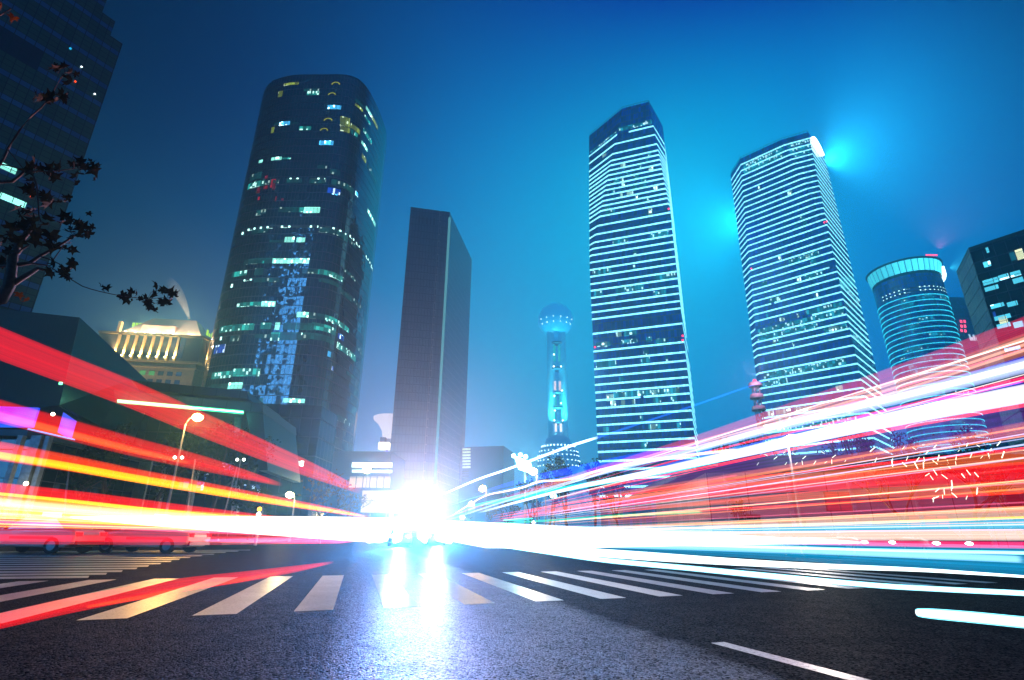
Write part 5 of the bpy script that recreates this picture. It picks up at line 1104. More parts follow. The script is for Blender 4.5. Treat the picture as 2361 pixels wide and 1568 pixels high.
# ------------------------------------------------------------------ plane tree overhanging the left edge, close to the camera
t = thing('plane_tree', 'dark plane tree branches with lobed leaves overhanging the top left corner', 'tree', (-8.2, 6.6, 0)); o = t.location
NY = 6.0
def px(u, v, dy=0.0): return atY(u, v, NY + dy)
ZT = lambda x, y: (.25 * x, 345.8 + .25 * y)
mb = MB()
br = [([(-140, 800), (-60, 740), (0, 693), (20, 660), (26, 620), (32, 585), (42, 560), (60, 540), (78, 515)], (.10, .028)),
      ([(20, 660), (45, 645), (72, 628), (88, 618), (100, 622)], (.04, .016)), ([(28, 612), (68, 607), (92, 590), (130, 570), (170, 545), (190, 536)], (.028, .008)),
      ([(-20, 616), (28, 612), (70, 607), (110, 612)], (.02, .008)), ([(38, 590), (50, 575), (66, 566)], (.018, .01)),
      ([(-40, 422), (0, 419), (28, 418), (45, 405), (56, 394)], (.03, .015)), ([(56, 394), (75, 402), (84, 425), (88, 470), (90, 500), (95, 512)], (.014, .007)), ([(-20, 375), (20, 382), (60, 392), (110, 396), (160, 390), (180, 387)], (.013, .005)),
      ([(-30, 420), (5, 370), (20, 340), (45, 300), (70, 270), (95, 248)], (.022, .008)), ([(18, 345), (40, 372), (56, 392)], (.008, .006)),
      ([(90, 590), (140, 610), (165, 645), (190, 660), (230, 672), (262, 679), (300, 685), (340, 690)], (.008, .004)), ([(110, 612), (130, 625), (155, 637), (165, 645)], (.008, .005)),
      ([(118, 605), (128, 592), (140, 575), (146, 565)], (.007, .005)), ([(-120, 640), (-170, 420), (-140, 180), (-60, 60), (0, 35), (25, 20)], (.045, .008)), ([(95, 248), (120, 215), (140, 180), (160, 160)], (.007, .004)), ([(-200, 500), (-120, 640), (-60, 740)], (.06, .06))]
def catm2(pts):
    return [(a[0] + (b[0] - a[0]) * k / 6, a[1] + (b[1] - a[1]) * k / 6) for a, b in zip(pts[:-1], pts[1:]) for k in range(7)]
rn = random.Random(4)
for pts, (r0, r1) in br:
    P = [px(u, v, rn.uniform(-.06, .06)) - o for u, v in pts]; n = len(P); Q = resample(P, .12, False) + [P[-1]]; m = len(Q)
    mb.tube(Q, [r0 + (r1 - r0) * k / (m - 1) for k in range(m)], 7)
P0 = px(-140, 800) - o
mb.tube([Vector((P0.x * 1.0 - .5, 0.3, 0)), Vector((P0.x - .3, .2, 1.2)), P0], [.2, .16, .105], 10)
for u, v in [(135, 155), (165, 180), (105, 232), (150, 225), (92, 378), (112, 400), (198, 378), (222, 392), (186, 402), (80, 432), (105, 462), (150, 458), (62, 488), (112, 545), (158, 520), (208, 535), (172, 545), (20, 560), (145, 628), (243, 664), (315, 685), (358, 672), (395, 686), (372, 702)]:
    q = min((p for pts, r in br[1:] for p in catm2(pts)), key=lambda p: (p[0] - u) ** 2 + (p[1] - v) ** 2)
    a, b = px(*q) - o, px(u, v) - o; m_ = (a + b) / 2 + Vector((rn.uniform(-.03, .03), 0, rn.uniform(-.03, .05))); mb.tube([a, m_, b], [.004, .003, .002], 5)
mb.build('trunk', plain('plane_bark', (38, 32, 28), .85, var=.35, scale=12), t)
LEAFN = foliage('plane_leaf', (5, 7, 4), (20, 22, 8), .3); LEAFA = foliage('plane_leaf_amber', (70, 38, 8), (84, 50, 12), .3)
def leaf(mb, c, s, rn, tilt=None):
    """five-lobed leaf with a stalk, slightly folded"""
    pts = [(0, -.1), (.18, -.28), (.48, -.22), (.30, .0), (.56, .22), (.24, .22), (.10, .38), (0, .72), (-.10, .38), (-.24, .22), (-.56, .22), (-.30, .0), (-.48, -.22), (-.18, -.28)]
    a = rn.uniform(0, 6.28); n = Vector((rn.gauss(0, .7), -1, rn.gauss(0, .7))).normalized(); e1 = n.orthogonal().normalized(); e1 = Matrix.Rotation(a, 3, n) @ e1; e2 = n.cross(e1)
    P = [c + (e1 * x + e2 * y) * s + n * ((abs(x) * .5 + y * y * .35) * s * rn.uniform(.4, 1)) for x, y in pts]
    ctr = c + e2 * .1 * s
    for k in range(len(P)): mb.quad([ctr, P[k], P[(k + 1) % len(P)]])
clusters = [(135, 155, 5, 34), (165, 180, 4, 30), (105, 232, 5, 34), (150, 225, 3, 26), (92, 378, 3, 36), (112, 400, 3, 34), (175, 372, 3, 28), (198, 378, 3, 30), (222, 392, 3, 34), (186, 402, 2, 28), (80, 432, 3, 32), (105, 462, 4, 34), (150, 458, 3, 30), (62, 488, 4, 34), (85, 520, 4, 36), (112, 545, 4, 36), (50, 525, 3, 34),
            (158, 520, 3, 32), (190, 515, 4, 32), (208, 535, 3, 32), (172, 545, 2, 26), (155, 578, 2, 24), (20, 560, 4, 38), (8, 600, 3, 34), (112, 615, 2, 32), (145, 628, 2, 30), (155, 638, 1, 26), (170, 615, 2, 22), (243, 664, 1, 22), (290, 678, 2, 26), (315, 685, 3, 26), (340, 692, 3, 24), (358, 672, 3, 26), (378, 680, 2, 24), (395, 686, 2, 22), (372, 702, 2, 26), (345, 702, 2, 22)]
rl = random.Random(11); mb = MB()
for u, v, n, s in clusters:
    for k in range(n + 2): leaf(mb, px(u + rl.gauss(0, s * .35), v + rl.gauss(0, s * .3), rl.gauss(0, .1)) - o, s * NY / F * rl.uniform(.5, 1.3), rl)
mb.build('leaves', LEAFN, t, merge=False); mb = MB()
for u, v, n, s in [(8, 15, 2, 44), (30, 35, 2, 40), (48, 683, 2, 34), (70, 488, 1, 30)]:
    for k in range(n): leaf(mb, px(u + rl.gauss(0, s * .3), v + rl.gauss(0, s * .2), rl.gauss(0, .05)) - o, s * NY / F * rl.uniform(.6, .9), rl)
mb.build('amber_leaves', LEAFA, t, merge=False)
# ------------------------------------------------------------------ cars
GLASSC = None
g = G('car_glass'); GLASSC = g.bsdf((.01, .012, .016, 1), .06, 0, .6)
TYRE = plain('tyre', (16, 16, 17), .85); RIM = plain('rim', (120, 122, 126), .35, .8); CHROME = plain('bumper_trim', (40, 40, 44), .4)
def paintm(name, rgb):
    g = G(name); n = g.n('BsdfPrincipled'); n.inputs['Base Color'].default_value = lin(*rgb); n.inputs['Roughness'].default_value = .28; n.inputs['Coat Weight'].default_value = .6; n.inputs['Coat Roughness'].default_value = .05
    g.t.links.new(n.outputs[0], g.out.inputs['Surface']); return g.m
HEADL = glow('headlight', (240, 248, 255), 10.0); TAILL = glow('taillight', (255, 20, 25), 3.0); HEADH = glow('headlight_high', (255, 250, 245), 40.0)
def saloon(label, loc, rz, paint, taxi=False, head=None, group=None, name='saloon_car', cat='car'):
    t = thing(name, label, cat, loc, rz, group)
    # side profile, x forward; body lofted across the width
    prof = [(-2.25, .42), (-2.27, .75), (-2.15, .93), (-1.5, .98), (1.0, .94), (1.9, .84), (2.2, .68), (2.25, .42), (1.95, .26), (-1.95, .26)]
    def loft(prof, ws, n):
        mb = MB(); R = []
        for y, s, dz in ws: R.append([Vector((x * s, y, z + dz * (1 if z > .6 else 0))) for x, z in prof])
        for k in range(len(R) - 1):
            for j in range(len(prof)):
                a, b = R[k][j], R[k][(j + 1) % len(prof)]; c, d = R[k + 1][(j + 1) % len(prof)], R[k + 1][j]; mb.quad([a, d, c, b], None, False)
        mb.quad(R[0]); mb.quad(R[-1][::-1]); ob = mb.build(n, paint, t); m = ob.modifiers.new('bevel', 'BEVEL'); m.width = .04; m.segments = 2; m.limit_method = 'ANGLE'; return ob
    loft(prof, [(-.88, .985, -.06), (-.80, 1, 0), (.80, 1, 0), (.88, .985, -.06)], 'body')
    cab = [(-1.65, .95), (-1.05, 1.38), (-.5, 1.45), (.25, 1.43), (1.15, .94)]
    mb = MB(); R = [[Vector((x, y, z)) for x, z in cab] for y in (-.74, .74)]; 
    for r_ in R:
        s_ = 1 if r_[0].y > 0 else -1
        for p in r_:
            if p.z > 1.2: p.y -= s_ * .12
    n = len(cab)
    for j in range(n): mb.quad([R[0][j], R[0][(j + 1) % n], R[1][(j + 1) % n], R[1][j]])
    mb.quad(R[0][::-1]); mb.quad(R[1]); mb.build('windows', GLASSC, t)
    mb = MB(); mb.solid([Vector((x, -.61, z)) for x, z in ((-1.07, 1.385), (-.5, 1.47), (.27, 1.45), (.27, 1.41), (-.5, 1.43), (-1.05, 1.35))], [Vector((x, .61, z)) for x, z in ((-1.07, 1.385), (-.5, 1.47), (.27, 1.45), (.27, 1.41), (-.5, 1.43), (-1.05, 1.35))]); ob = mb.build('roof', paint, t)
    for s_ in (-1, 1):
        for x in (-1.38, 1.38):
            mb = MB(); mb.tube([(x, s_ * .72, .32), (x, s_ * .90, .32)], .32, 20); w_ = mb.build('wheel', TYRE, t); mb = MB(); mb.tube([(x, s_ * .86, .32), (x, s_ * .912, .32)], .19, 14); mb.build('rim', RIM, w_)
        mb = MB(); mb.ball((2.14, s_ * .62, .68), .13, 12, 8, (.6, 1.3, .8)); mb.build('headlight', head or HEADL, t)
        mb = MB(); mb.box((-2.25, s_ * .64, .76), (.06, .32, .16)); mb.build('taillight', TAILL, t)
        mb = MB(); mb.ball((.72, s_ * .96, 1.0), .1, 8, 6, (.6, 1.1, .8)); mb.build('mirror', paint, t)
        for xx in (-.42, ):
            mb = MB(); mb.box((xx, s_ * .885, .62), (1.9, .012, .1)); mb.build('door_trim', CHROME, t)
    mb = MB(); mb.box((2.24, 0, .42), (.1, 1.5, .2)); mb.box((-2.26, 0, .42), (.08, 1.5, .18)); mb.build('bumper', CHROME, t)
    if taxi:
        mb = MB(); mb.box((-.25, 0, 1.55), (.22, .75, .17)); mb.build('roof_sign', glow('taxi_sign', (235, 150, 230), .9), t)
        mb = MB(); mb.box((-.4, -.892, .80), (2.5, .008, .13)); mb.build('side_stripe', plain('stripe_lime', (150, 170, 90), .4), t)
    return t
TX = paintm('taxi_paint', (168, 150, 140)); RDP = paintm('maroon_paint', (96, 14, 24)); DKP = paintm('dark_car_paint', (20, 22, 30)); GRP = paintm('grey_car_paint', (120, 122, 128))
def at_ground(u, v): return atZ(u, v, 0.0)
for (u, Y, lb) in [(95, 24.5, 'pale taxi with a lilac roof sign, cut by the left edge'), (352, 26.0, 'pale taxi following behind the leftmost taxi')]:
    x = Pv(u, 1231, Y).x; saloon(lb, (x, Y, 0), PI - .06, TX, True, group='taxis crossing at the left')
for (u, Y, rz, p, lb) in [(1865, 30, -1.75, DKP, 'dark car with bright headlights behind the white streaks, leftmost of three'), (1985, 31, -1.8, GRP, 'grey car with bright headlights behind the white streaks, middle of three'), (2150, 28, -1.9, DKP, 'dark car with bright headlights behind the white streaks, rightmost of three')]:
    x = Pv(u, 1231, Y).x; saloon(lb, (x, Y, 0), rz, p, head=HEADL, group='cars waiting at the right')
x = Pv(2085, 1180, 50).x; saloon('maroon car parked in front of the podium', (x, 50, .13), 0.0, RDP)
x = Pv(1418, 1210, 70).x; saloon('dark car parked below the slim banded tower', (x, 70, .13), 0.1, DKP)
# the oncoming traffic whose full beams make the white glare where the road vanishes
bx = lambda d, off: RD * d + RQ * off
ON = [(46, -1.1), (52, 1.9), (66, -1.4), (74, 1.6)]
for k, (d, off) in enumerate(ON):
    p = bx(d, off) + Vector((0, 0, 0)); az = math.atan2(-p.y, -p.x)
    c = saloon(['oncoming car with dazzling full beams in the white glare, nearest on the left', 'oncoming car with dazzling full beams in the white glare, nearest on the right', 'oncoming car deeper in the white glare, on the left', 'oncoming car deeper in the white glare, on the right'][k], (p.x, p.y, 0), az, DKP, head=HEADH, group='oncoming cars in the glare')
def beam(name, d, off, z, rgb, power, deg, aim):
    p = RD * d + RQ * off; p.z = z; l = bpy.data.lights.new(name, 'SPOT'); l.energy = power; l.color = rgb; l.spot_size = math.radians(deg); l.spot_blend = 1.0; l.shadow_soft_size = .3
    ob = bpy.data.objects.new(name, l); COL.objects.link(ob); ob.location = p; ob.rotation_euler = (Vector(aim) - p).to_track_quat('-Z', 'Y').to_euler()
beam('full_beam', 43.4, -1.1, .85, (1.0, .50, .54), 8.0e4, 32, (0, -2, 10.8))
beam('full_beam', 49.4, 1.9, .85, (1.0, .52, .56), 8.0e4, 32, (0, -2, 10.8))
beam('blue_road_fill', 43.4, -1.0, .75, (.03, .32, 1.0), 7.0e4, 30, (0.5, 4, 0.0))  # added blue spots tint the road, standing in for sky sheen
beam('blue_road_fill', 49.4, 2.0, .75, (.03, .32, 1.0), 7.0e4, 30, (0.5, 4, 0.0))
# added upward spot with no car behind it: pink halo over the glare
beam('pink_halo', 58, .2, 1.2, (1.0, .18, .20), 4.5e5, 28, (1.5, -2, 16))
# ------------------------------------------------------------------ light streaks of the traffic, strung along the lanes at lamp height
def trailmat(name, rgb, strength, soft, core=None, veil=1.0, fine=14.0, vary=.35):
    """UV x runs round the section: brightest on the flanks, fading to the upper and lower edge"""
    g = G(name); x, y, _ = g.xyz(g.uv())
    c = g.math('ABSOLUTE', g.math('COSINE', g.math('MULTIPLY', x, 2 * PI))); f = g.math('POWER', c, soft)
    st = g.noise(g.comb(g.math('MULTIPLY', x, fine), g.math('MULTIPLY', y, .15), fine), 1.0, 4.0, .7); st = g.ramp(st, .3, .68, 1.0 - vary, 1.0 + vary)
    ends = g.math('MULTIPLY', g.ramp(y, 0.0, .02), g.ramp(y, 1.0, .93))
    colr = lin(*rgb)
    if core: colr = g.mix(g.math('POWER', c, soft * 3 + 2), colr, lin(*core))
    e = g.n('Emission'); g.put(e.inputs[0], colr); g.put(e.inputs[1], g.math('MULTIPLY', g.math('MULTIPLY', f, st), g.math('MULTIPLY', ends, strength)))
    tr = g.n('BsdfTransparent'); g.put(tr.inputs[0], (veil, veil, veil, 1)); ad = g.n('AddShader'); g.t.links.new(e.outputs[0], ad.inputs[0]); g.t.links.new(tr.outputs[0], ad.inputs[1])
    g.t.links.new(ad.outputs[0], g.out.inputs['Surface']); g.noshare(); return g.m
def catmull(P, n):
    out = []
    for k in range(len(P) - 1):
        a, b, c, d = P[max(0, k - 1)], P[k], P[k + 1], P[min(len(P) - 1, k + 2)]
        for j in range(n):
            t = j / n; out.append([.5 * (2 * b[i] + (c[i] - a[i]) * t + (2 * a[i] - 5 * b[i] + 4 * c[i] - d[i]) * t * t + (3 * b[i] - a[i] - 3 * c[i] + d[i]) * t ** 3) for i in range(len(b))])
    out.append(list(P[-1])); return out
_tm = {}
def streak(label, pts, where, rgb, strength, soft=.8, core=None, veil=1.0, group=None, fat=.5, fine=14.0, vary=.35):
    """pts: (u, v, thickness) measured on the photograph; where: ('z', height) on a level path or ('lane', metres right of the camera) along a lane"""
    Q = catmull(pts, 8); path = []
    for u, v, th in Q:
        if where[0] == 'z': p = atZ(u, v, where[1])
        elif where[0] == 'dist': p = atY(u, v, where[1])
        else:
            u_ = min(u, 925) if where[1] < 0 else max(u, 992)     # keep short of the lanes' vanishing point
            r = ray(u_, v); t_ = where[1] / r.dot(RQ); p = Vector((0, 0, CAMH)) + r * t_
        path.append((p, max(.006, th / 2 * mpp(p))))
    key = (rgb, strength, soft, core, veil, fine, vary)
    if key not in _tm: _tm[key] = trailmat('streak_%d_%d_%d' % rgb, rgb, strength, soft, core, veil, fine, vary)
    mb = MB(); n = 10; R = []; m = len(path)
    for k, (p, h) in enumerate(path):
        d = (path[min(k + 1, m - 1)][0] - path[max(k - 1, 0)][0]).normalized(); s = d.cross(Vector((0, 0, 1))).normalized(); w = min(h * fat, .12) if fat < 1 else h
        R.append([p + s * (w * math.cos(2 * PI * j / n)) + Vector((0, 0, 1)) * (h * math.sin(2 * PI * j / n)) for j in range(n)])
    for k in range(m - 1):
        for j in range(n):
            q = [R[k][j], R[k][(j + 1) % n], R[k + 1][(j + 1) % n], R[k + 1][j]]; v0, v1 = k / (m - 1), (k + 1) / (m - 1)
            mb.quad(q, [(j / n, v0), ((j + 1) / n, v0), ((j + 1) / n, v1), (j / n, v1)], True)
    mb.quad(R[0][::-1], [(.25, 0)] * n); mb.quad(R[-1], [(.25, 1)] * n)
    return tag(mb.build('light_streak', _tm[key], None), label, 'light streak', group)
Zl = ('z', 3.0)
# --- left-hand side
streak('wide translucent red streak sloping down from the top of the left edge', [(-90, 755, 74), (0, 792, 72), (150, 850, 66), (300, 908, 62), (450, 972, 56), (600, 1035, 46), (720, 1085, 34), (835, 1133, 14)], ('z', 3.0), (255, 14, 30), .36, .25)
streak('soft red streak with an orange heart, second from the top at the left', [(-90, 922, 54), (0, 948, 52), (150, 988, 48), (300, 1028, 44), (450, 1064, 36), (550, 1090, 24), (650, 1118, 8)], ('z', 2.3), (255, 18, 16), .42, .8)
streak('thin orange heart inside the second red streak at the left', [(-90, 938, 20), (0, 960, 20), (150, 998, 18), (300, 1036, 15), (440, 1068, 8)], ('z', 2.32), (255, 120, 50), .35, 1.0)
streak('red-to-yellow streak, third from the top at the left', [(-90, 1024, 46), (0, 1040, 44), (150, 1066, 38), (300, 1094, 32), (450, 1121, 28), (600, 1148, 22), (750, 1174, 14), (850, 1192, 5)], ('z', 1.75), (255, 60, 8), .55, .9)
streak('yellow heart of the third streak at the left', [(-90, 1034, 16), (0, 1050, 17), (150, 1074, 18), (300, 1101, 18), (450, 1126, 18), (600, 1151, 14), (750, 1175, 9), (845, 1191, 4)], ('z', 1.76), (255, 190, 10), .75, .8)
streak('red band above the yellow lines at the left', [(-90, 1122, 34), (0, 1130, 34), (200, 1152, 34), (400, 1176, 30), (600, 1197, 22), (830, 1216, 8)], ('z', 1.35), (255, 10, 20), .5, .6)
streak('fine yellow line at the top of the white-hot band at the left', [(-90, 1131, 7), (0, 1139, 8), (200, 1159, 8), (400, 1181, 8), (600, 1199, 7), (830, 1218, 4)], ('z', 1.3), (255, 180, 40), 1.0, .7)
streak('broad yellow streak across the left', [(-90, 1150, 30), (0, 1160, 32), (200, 1178, 34), (400, 1193, 36), (600, 1207, 34), (850, 1222, 22)], ('z', 1.25), (255, 165, 25), .8, .8, (255, 240, 190))
streak('orange streak under the broad yellow one', [(-90, 1178, 26), (0, 1184, 28), (200, 1196, 30), (400, 1206, 32), (600, 1214, 30), (850, 1225, 20)], ('z', 1.15), (255, 110, 10), .7, .7, (255, 220, 120))
streak('white-hot streak swelling towards the glare from the left', [(160, 1192, 4), (300, 1199, 18), (450, 1205, 30), (600, 1211, 42), (750, 1217, 52), (880, 1223, 58), (930, 1226, 60)], ('lane', -3.4), (255, 240, 215), 1.7, .8)
streak('deep red veil across the two taxis', [(-90, 1222, 62), (0, 1224, 60), (200, 1228, 54), (400, 1233, 46), (600, 1236, 38), (800, 1238, 26), (900, 1237, 12)], ('lane', -7.5), (225, 0, 22), .30, .35, fine=46.0, vary=.9)
streak('thin pink line over the taxi roofs', [(-90, 1199, 6), (0, 1203, 8), (200, 1213, 9), (400, 1221, 10), (600, 1228, 11), (850, 1233, 10)], ('lane', -7.0), (255, 90, 130), .8, .8)
streak('red line low across the taxi doors', [(-90, 1240, 16), (0, 1240, 16), (300, 1243, 14), (600, 1243, 12), (850, 1240, 8)], ('lane', -7.2), (255, 20, 45), .35, .8)
streak('pink glow line by the foot of the glare at the left', [(470, 1246, 6), (650, 1246, 14), (800, 1244, 18), (920, 1240, 14)], ('lane', -6.8), (255, 90, 150), .8, .9)
streak('red streak sweeping low over the zebra crossing', [(-90, 1452, 38), (0, 1432, 36), (180, 1392, 36), (400, 1352, 32), (560, 1330, 24), (680, 1312, 15), (770, 1296, 4)], ('z', .55), (255, 10, 22), .40, .5)
streak('orange heart of the red streak over the zebra crossing', [(200, 1399, 6), (330, 1376, 10), (420, 1358, 10), (560, 1336, 9), (650, 1319, 5)], ('z', .54), (255, 75, 10), .45, .9)
# --- right-hand side, upper fan
R_ = 7.5
streak('translucent pink streak topping the right-hand fan', [(2450, 718, 46), (2361, 752, 42), (2100, 848, 34), (1850, 932, 26), (1610, 1011, 18), (1350, 1090, 10), (1150, 1152, 5), (1010, 1200, 2)], ('lane', R_), (255, 30, 90), .20, .2, fine=46.0, vary=.9)
streak('broad peach streak below the pink one', [(2450, 765, 54), (2361, 795, 50), (2100, 882, 40), (1850, 957, 28), (1610, 1023, 17), (1350, 1096, 9), (1150, 1155, 4)], ('lane', R_ - .2), (255, 140, 110), .24, .5, fine=46.0, vary=.9)
for k, (dv, lb) in enumerate([(-14, 'upper'), (0, 'middle'), (13, 'lower')]):
    streak('%s fine cream line inside the broad peach streak' % lb, [(2450, 765 + dv * 1.1, 7), (2361, 795 + dv, 7), (2100, 882 + dv * .8, 6), (1850, 957 + dv * .6, 4.5), (1610, 1023 + dv * .36, 3), (1350, 1096 + dv * .2, 2)], ('lane', R_ - .3), (255, 205, 175), .3, .8)
streak('violet-blue fringe under the peach streak', [(2450, 812, 34), (2361, 836, 30), (2100, 910, 22), (1850, 975, 14), (1610, 1033, 8), (1450, 1072, 4)], ('lane', R_ - .1), (70, 40, 255), .35, .6)
streak('white streak, upper of the two brightest at the right', [(2450, 818, 38), (2361, 843, 36), (2100, 910, 31), (1850, 969, 24), (1610, 1035, 13), (1400, 1088, 8), (1200, 1145, 5), (1030, 1200, 3)], ('lane', R_ - .5), (190, 205, 255), .62, 1.0)
streak('white-hot heart of the upper bright streak', [(2450, 816, 15), (2361, 841, 15), (2100, 908, 14), (1850, 968, 10), (1610, 1035, 5)], ('lane', R_ - .6), (255, 255, 255), .7, .8)
streak('red line between the two bright white streaks', [(2450, 850, 15), (2361, 874, 14), (2150, 922, 10), (1950, 968, 8), (1700, 1025, 5), (1450, 1090, 3)], ('lane', R_ - .4), (255, 15, 50), .6, .7)
streak('widest white streak, lower of the two brightest at the right', [(2450, 890, 46), (2361, 908, 44), (2100, 958, 37), (1900, 1000, 30), (1700, 1046, 22), (1500, 1089, 14), (1300, 1130, 8), (1100, 1183, 4)], ('lane', R_ - .8), (225, 228, 255), 1.05, .8)
streak('orange-red edge under the widest white streak', [(2450, 918, 10), (2361, 934, 10), (2100, 982, 8), (1900, 1021, 6), (1700, 1062, 5), (1500, 1102, 3.5), (1300, 1140, 2)], ('lane', R_ - .7), (255, 60, 20), .7, .7)
streak('blue edge over the widest white streak', [(2361, 880, 8), (2100, 935, 7), (1900, 982, 6), (1700, 1033, 5), (1500, 1080, 4)], ('lane', R_ - .75), (60, 90, 255), .5, .7)
streak('lilac veil filling the middle of the right-hand fan', [(2450, 925, 150), (2361, 938, 140), (2100, 990, 108), (1850, 1040, 76), (1610, 1086, 46), (1400, 1128, 24), (1200, 1172, 9)], ('lane', R_ + .3), (150, 45, 215), .10, .3, fine=46.0, vary=.9)
streak('dusty peach streak across the lower fan', [(2450, 975, 36), (2361, 990, 34), (2100, 1036, 26), (1850, 1074, 19), (1610, 1110, 12), (1400, 1142, 7), (1200, 1180, 4)], ('lane', R_ + .1), (225, 105, 70), .30, .6, fine=46.0, vary=.9)
streak('scarlet line above the light sticks', [(2450, 1018, 7), (2361, 1034, 7), (2100, 1062, 6), (1850, 1088, 5), (1610, 1118, 4), (1350, 1155, 3), (1150, 1192, 2)], ('lane', R_ - .2), (255, 12, 20), .9, .7)
streak('amber band just under the scarlet line', [(2450, 1042, 34), (2361, 1054, 33), (2100, 1078, 27), (1850, 1102, 19), (1610, 1128, 12), (1350, 1162, 7)], ('lane', R_ - .15), (235, 95, 25), .34, .5, fine=46.0, vary=.9)
streak('broad deep red band through the light sticks', [(2450, 1082, 46), (2361, 1088, 46), (2100, 1101, 40), (1850, 1117, 32), (1610, 1139, 22), (1350, 1168, 11), (1150, 1198, 5)], ('lane', R_ + .2), (255, 0, 12), .42, .35, fine=46.0, vary=.9)
streak('orange band below the broad deep red one', [(2450, 1116, 30), (2361, 1122, 30), (2100, 1132, 26), (1850, 1145, 19), (1610, 1161, 12), (1350, 1182, 6)], ('lane', R_), (230, 90, 30), .38, .5, fine=46.0, vary=.9)
streak('dim red veil low over the podium front', [(2450, 1152, 56), (2361, 1155, 54), (2100, 1163, 46), (1850, 1174, 34), (1610, 1187, 22), (1350, 1202, 10)], ('lane', R_ + .4), (200, 0, 30), .22, .3, fine=46.0, vary=.9)
streak('thin red-orange line along the foot of the podium', [(2361, 1136, 5), (2100, 1150, 5), (1850, 1164, 4), (1610, 1178, 3), (1350, 1196, 2)], ('lane', R_ - .1), (255, 50, 20), .6, .8)
streak('dull green line above the white flood at the right', [(1620, 1180, 7), (1450, 1188, 7), (1300, 1198, 6), (1180, 1205, 4), (1100, 1211, 2)], ('lane', R_ - .3), (40, 190, 120), .6, .7)
streak('thin teal dash beside the white signal', [(1160, 1199, 3), (1195, 1198, 5), (1230, 1195, 3)], ('lane', R_ - .2), (60, 225, 215), .8, .7)
for k, (v0, v1, v2, lb) in enumerate([(1120, 1153, 1190, 'upper'), (1131, 1161, 1195, 'second'), (1143, 1169, 1200, 'third'), (1152, 1176, 1204, 'lowest')]):
    streak('%s of the fine rose lines in front of the dark car' % lb, [(1700, v0 - 24, 3.5), (1560, v0, 3), (1350, v1, 2.5), (1130, v2, 1.6)], ('lane', R_ + .05 * k), (255, 90, 110), .5, .8)
streak('turquoise streak starting at the small warm lamp', [(1700, 1052, 9), (1550, 1084, 11), (1400, 1110, 12), (1250, 1136, 12), (1150, 1155, 9), (1092, 1166, 5)], ('lane', R_ - .35), (20, 220, 225), .75, .5)
streak('broad royal blue streak above the dark trees', [(1640, 1030, 24), (1500, 1050, 24), (1370, 1076, 22), (1250, 1098, 15), (1160, 1120, 8), (1090, 1142, 3)], ('lane', R_ + .5), (10, 50, 235), .55, .5)
streak('thin blue line under the royal blue streak', [(1560, 1052, 6), (1400, 1082, 6), (1250, 1112, 5), (1120, 1140, 3), (1030, 1168, 1.5)], ('lane', R_ + .4), (60, 120, 255), .7, .7)
streak('wavy cream line along the tree tops', [(1700, 1036, 7), (1540, 1056, 7), (1440, 1072, 7), (1380, 1085, 6), (1330, 1101, 6), (1285, 1108, 5), (1245, 1110, 5), (1205, 1124, 4.5), (1165, 1133, 4), (1120, 1143, 3.5), (1075, 1168, 3), (1040, 1190, 2)], ('lane', R_ - .25), (255, 200, 150), 1.0, .7)
streak('thin blue-white line rising from the glare past the TV tower', [(993, 1150, 3), (1030, 1136, 4), (1100, 1106, 5), (1170, 1082, 5.5), (1240, 1056, 6), (1310, 1030, 6.5), (1380, 1008, 6)], ('lane', 9.5), (200, 220, 255), 1.8, .7)
streak('faint blue line carrying on across the slim banded tower', [(1375, 1010, 5), (1480, 975, 4), (1600, 935, 3.5), (1700, 900, 3), (1780, 874, 2)], ('lane', 9.5), (30, 110, 255), .5, .7)
# --- right-hand side, white and cyan flood at road level
streak('peach line at the upper edge of the white flood', [(2450, 1166, 9), (2361, 1171, 9), (2100, 1184, 8), (1850, 1197, 7), (1610, 1208, 6), (1400, 1217, 5), (1200, 1222, 4)], ('lane', 6.2), (255, 150, 100), .8, .7)
streak('wide beige streak under the peach line', [(2450, 1178, 20), (2361, 1183, 20), (2100, 1194, 17), (1850, 1203, 13), (1610, 1212, 9)], ('lane', 6.3), (235, 180, 150), .40, .5, fine=46.0, vary=.9)
streak('gold line through the beige streak', [(2450, 1190, 6), (2361, 1193, 6), (2100, 1202, 6), (1850, 1210, 5), (1610, 1217, 4), (1400, 1222, 3)], ('lane', 6.0), (255, 170, 20), 1.0, .7)
streak('pale cyan streak under the gold line', [(2450, 1206, 28), (2361, 1208, 28), (2100, 1212, 25), (1850, 1217, 22), (1610, 1221, 20), (1350, 1224, 22), (1100, 1228, 26)], ('lane', 5.8), (100, 210, 245), .42, .5, fine=46.0, vary=.9)
streak('pink hairline through the pale cyan streak', [(2361, 1222, 4), (2100, 1224, 4), (1850, 1227, 4), (1610, 1229, 4)], ('lane', 5.7), (255, 70, 120), .7, .7)
streak('flesh-white streak in the middle of the flood', [(2450, 1232, 26), (2361, 1233, 26), (2100, 1234, 24), (1850, 1235, 22), (1610, 1235, 20), (1300, 1233, 22), (1100, 1232, 26)], ('lane', 5.6), (255, 215, 195), .55, .5, fine=46.0, vary=.9)
streak('magenta streak carrying the far headlights', [(2450, 1257, 16), (2361, 1257, 16), (2100, 1254, 14), (1850, 1250, 11), (1700, 1247, 7)], ('lane', 5.5), (255, 40, 110), .55, .6)
streak('white flood streak pouring right from the glare', [(1000, 1229, 60), (1100, 1233, 60), (1250, 1237, 54), (1400, 1240, 44), (1600, 1243, 30), (1800, 1247, 16), (2000, 1251, 6)], ('lane', 5.0), (250, 252, 255), 1.15, .6)
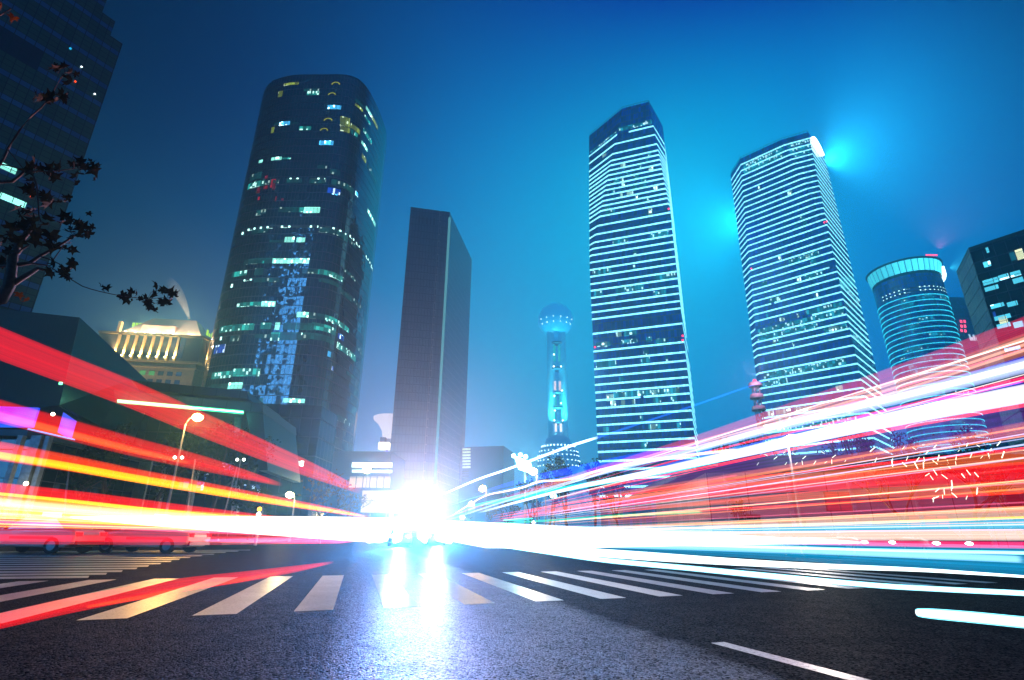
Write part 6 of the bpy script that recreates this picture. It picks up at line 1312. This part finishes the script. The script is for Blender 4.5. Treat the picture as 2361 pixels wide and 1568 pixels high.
streak('wide cyan streak over the road at the right edge', [(2450, 1298, 74), (2361, 1293, 70), (2100, 1282, 58), (1850, 1270, 48), (1610, 1260, 40), (1400, 1252, 34), (1200, 1244, 30), (1050, 1238, 20)], ('z', .5), (15, 165, 225), .34, .45, fine=46.0, vary=.9)
streak('bright white-cyan line at the top of the cyan streak', [(2450, 1276, 8), (2361, 1275, 8), (2100, 1270, 7), (1850, 1264, 6), (1610, 1257, 6), (1400, 1251, 5)], ('z', .62), (170, 245, 255), 1.0, .7)
streak('soft white streak inside the cyan one', [(2361, 1290, 16), (2100, 1279, 16), (1850, 1268, 18), (1610, 1259, 20), (1400, 1253, 20), (1200, 1247, 18)], ('z', .55), (170, 230, 245), .5, .7)
streak('white streak along the lower side of the cyan flood', [(2400, 1332, 5), (2250, 1322, 7), (2100, 1313, 9), (1860, 1304, 13), (1700, 1296, 16), (1500, 1283, 19), (1350, 1272, 18), (1200, 1258, 16), (1080, 1246, 12)], ('z', .6), (225, 250, 255), 1.7, .7)
streak('lowest long white streak bending over the far stripes', [(2450, 1376, 11), (2361, 1368, 12), (2180, 1359, 12), (2010, 1349, 12), (1754, 1326, 13), (1600, 1311, 12), (1500, 1302, 12), (1380, 1290, 11), (1250, 1272, 9), (1120, 1254, 6)], ('z', .5), (130, 225, 250), 1.6, .7, (255, 255, 255))
streak('short blunt white-cyan streak at the lower right edge', [(2112, 1412, 13), (2122, 1413, 19), (2160, 1416, 23), (2240, 1423, 25), (2361, 1435, 26), (2450, 1444, 27)], ('z', .45), (110, 225, 250), 1.8, .6, (255, 255, 255))
rn = random.Random(12)
for k in range(26):
    v0 = rn.uniform(985, 1238) if k % 4 else rn.uniform(780, 985); s = (v0 - 1231) / 1406.0; bow = rn.uniform(-4, 6); th = rn.uniform(2.2, 4.6)
    rgb = rn.choice([(255, 235, 225), (255, 60, 60), (255, 150, 80), (255, 110, 150), (255, 20, 30), (190, 200, 255), (255, 205, 150)])
    us = [2450, 2150, 1850, 1600, 1400, 1250]; streak('hair-fine line among the wider streaks of the right-hand fan', [(u, 1231 + s * (u - 955) + bow * math.sin((u - 955) / 1500 * PI), max(1.2, th * (u - 955) / 1400)) for u in us], ('lane', 7.4 + rn.uniform(-.3, .4)), rgb, rn.choice([.3, .45, .7]), .7, group='hair-fine light lines at the right')
for k in range(12):
    v0 = rn.uniform(1142, 1215); s = (v0 - 1231) / 955.0; us = [-90, 120, 350, 560, 760]
    streak('hair-fine line among the streaks of the left-hand fan', [(u, 1231 + (v0 - 1231) * (925 - u) / 925.0, max(1.2, 3.4 * (955 - u) / 955)) for u in us], ('lane', -6.8), rn.choice([(255, 215, 120), (255, 60, 30), (255, 160, 40)]), rn.choice([.5, .8]), .7, group='hair-fine light lines at the left')
# the middle lanes' headlights, seen end-on: the white heart of the glare
for k, (off, lb) in enumerate([(-2.3, 'leftmost'), (-1.0, 'second from left'), (.6, 'second from right'), (1.9, 'rightmost')]):
    P_ = []
    for d in (30, 36, 46, 60, 80, 110):
        p = RD * d + RQ * (off - .0); c = RM.transposed() @ (Vector((p.x, p.y, .72 - CAMH))); P_.append((CX + F * c.x / c.z, CY - F * c.y / c.z, 2 * F * (.20 + .004 * d) / c.z))
    streak('%s of the four end-on headlight streaks in the heart of the glare' % lb, P_, ('z', .72), (255, 236, 240), 1.7, .8)
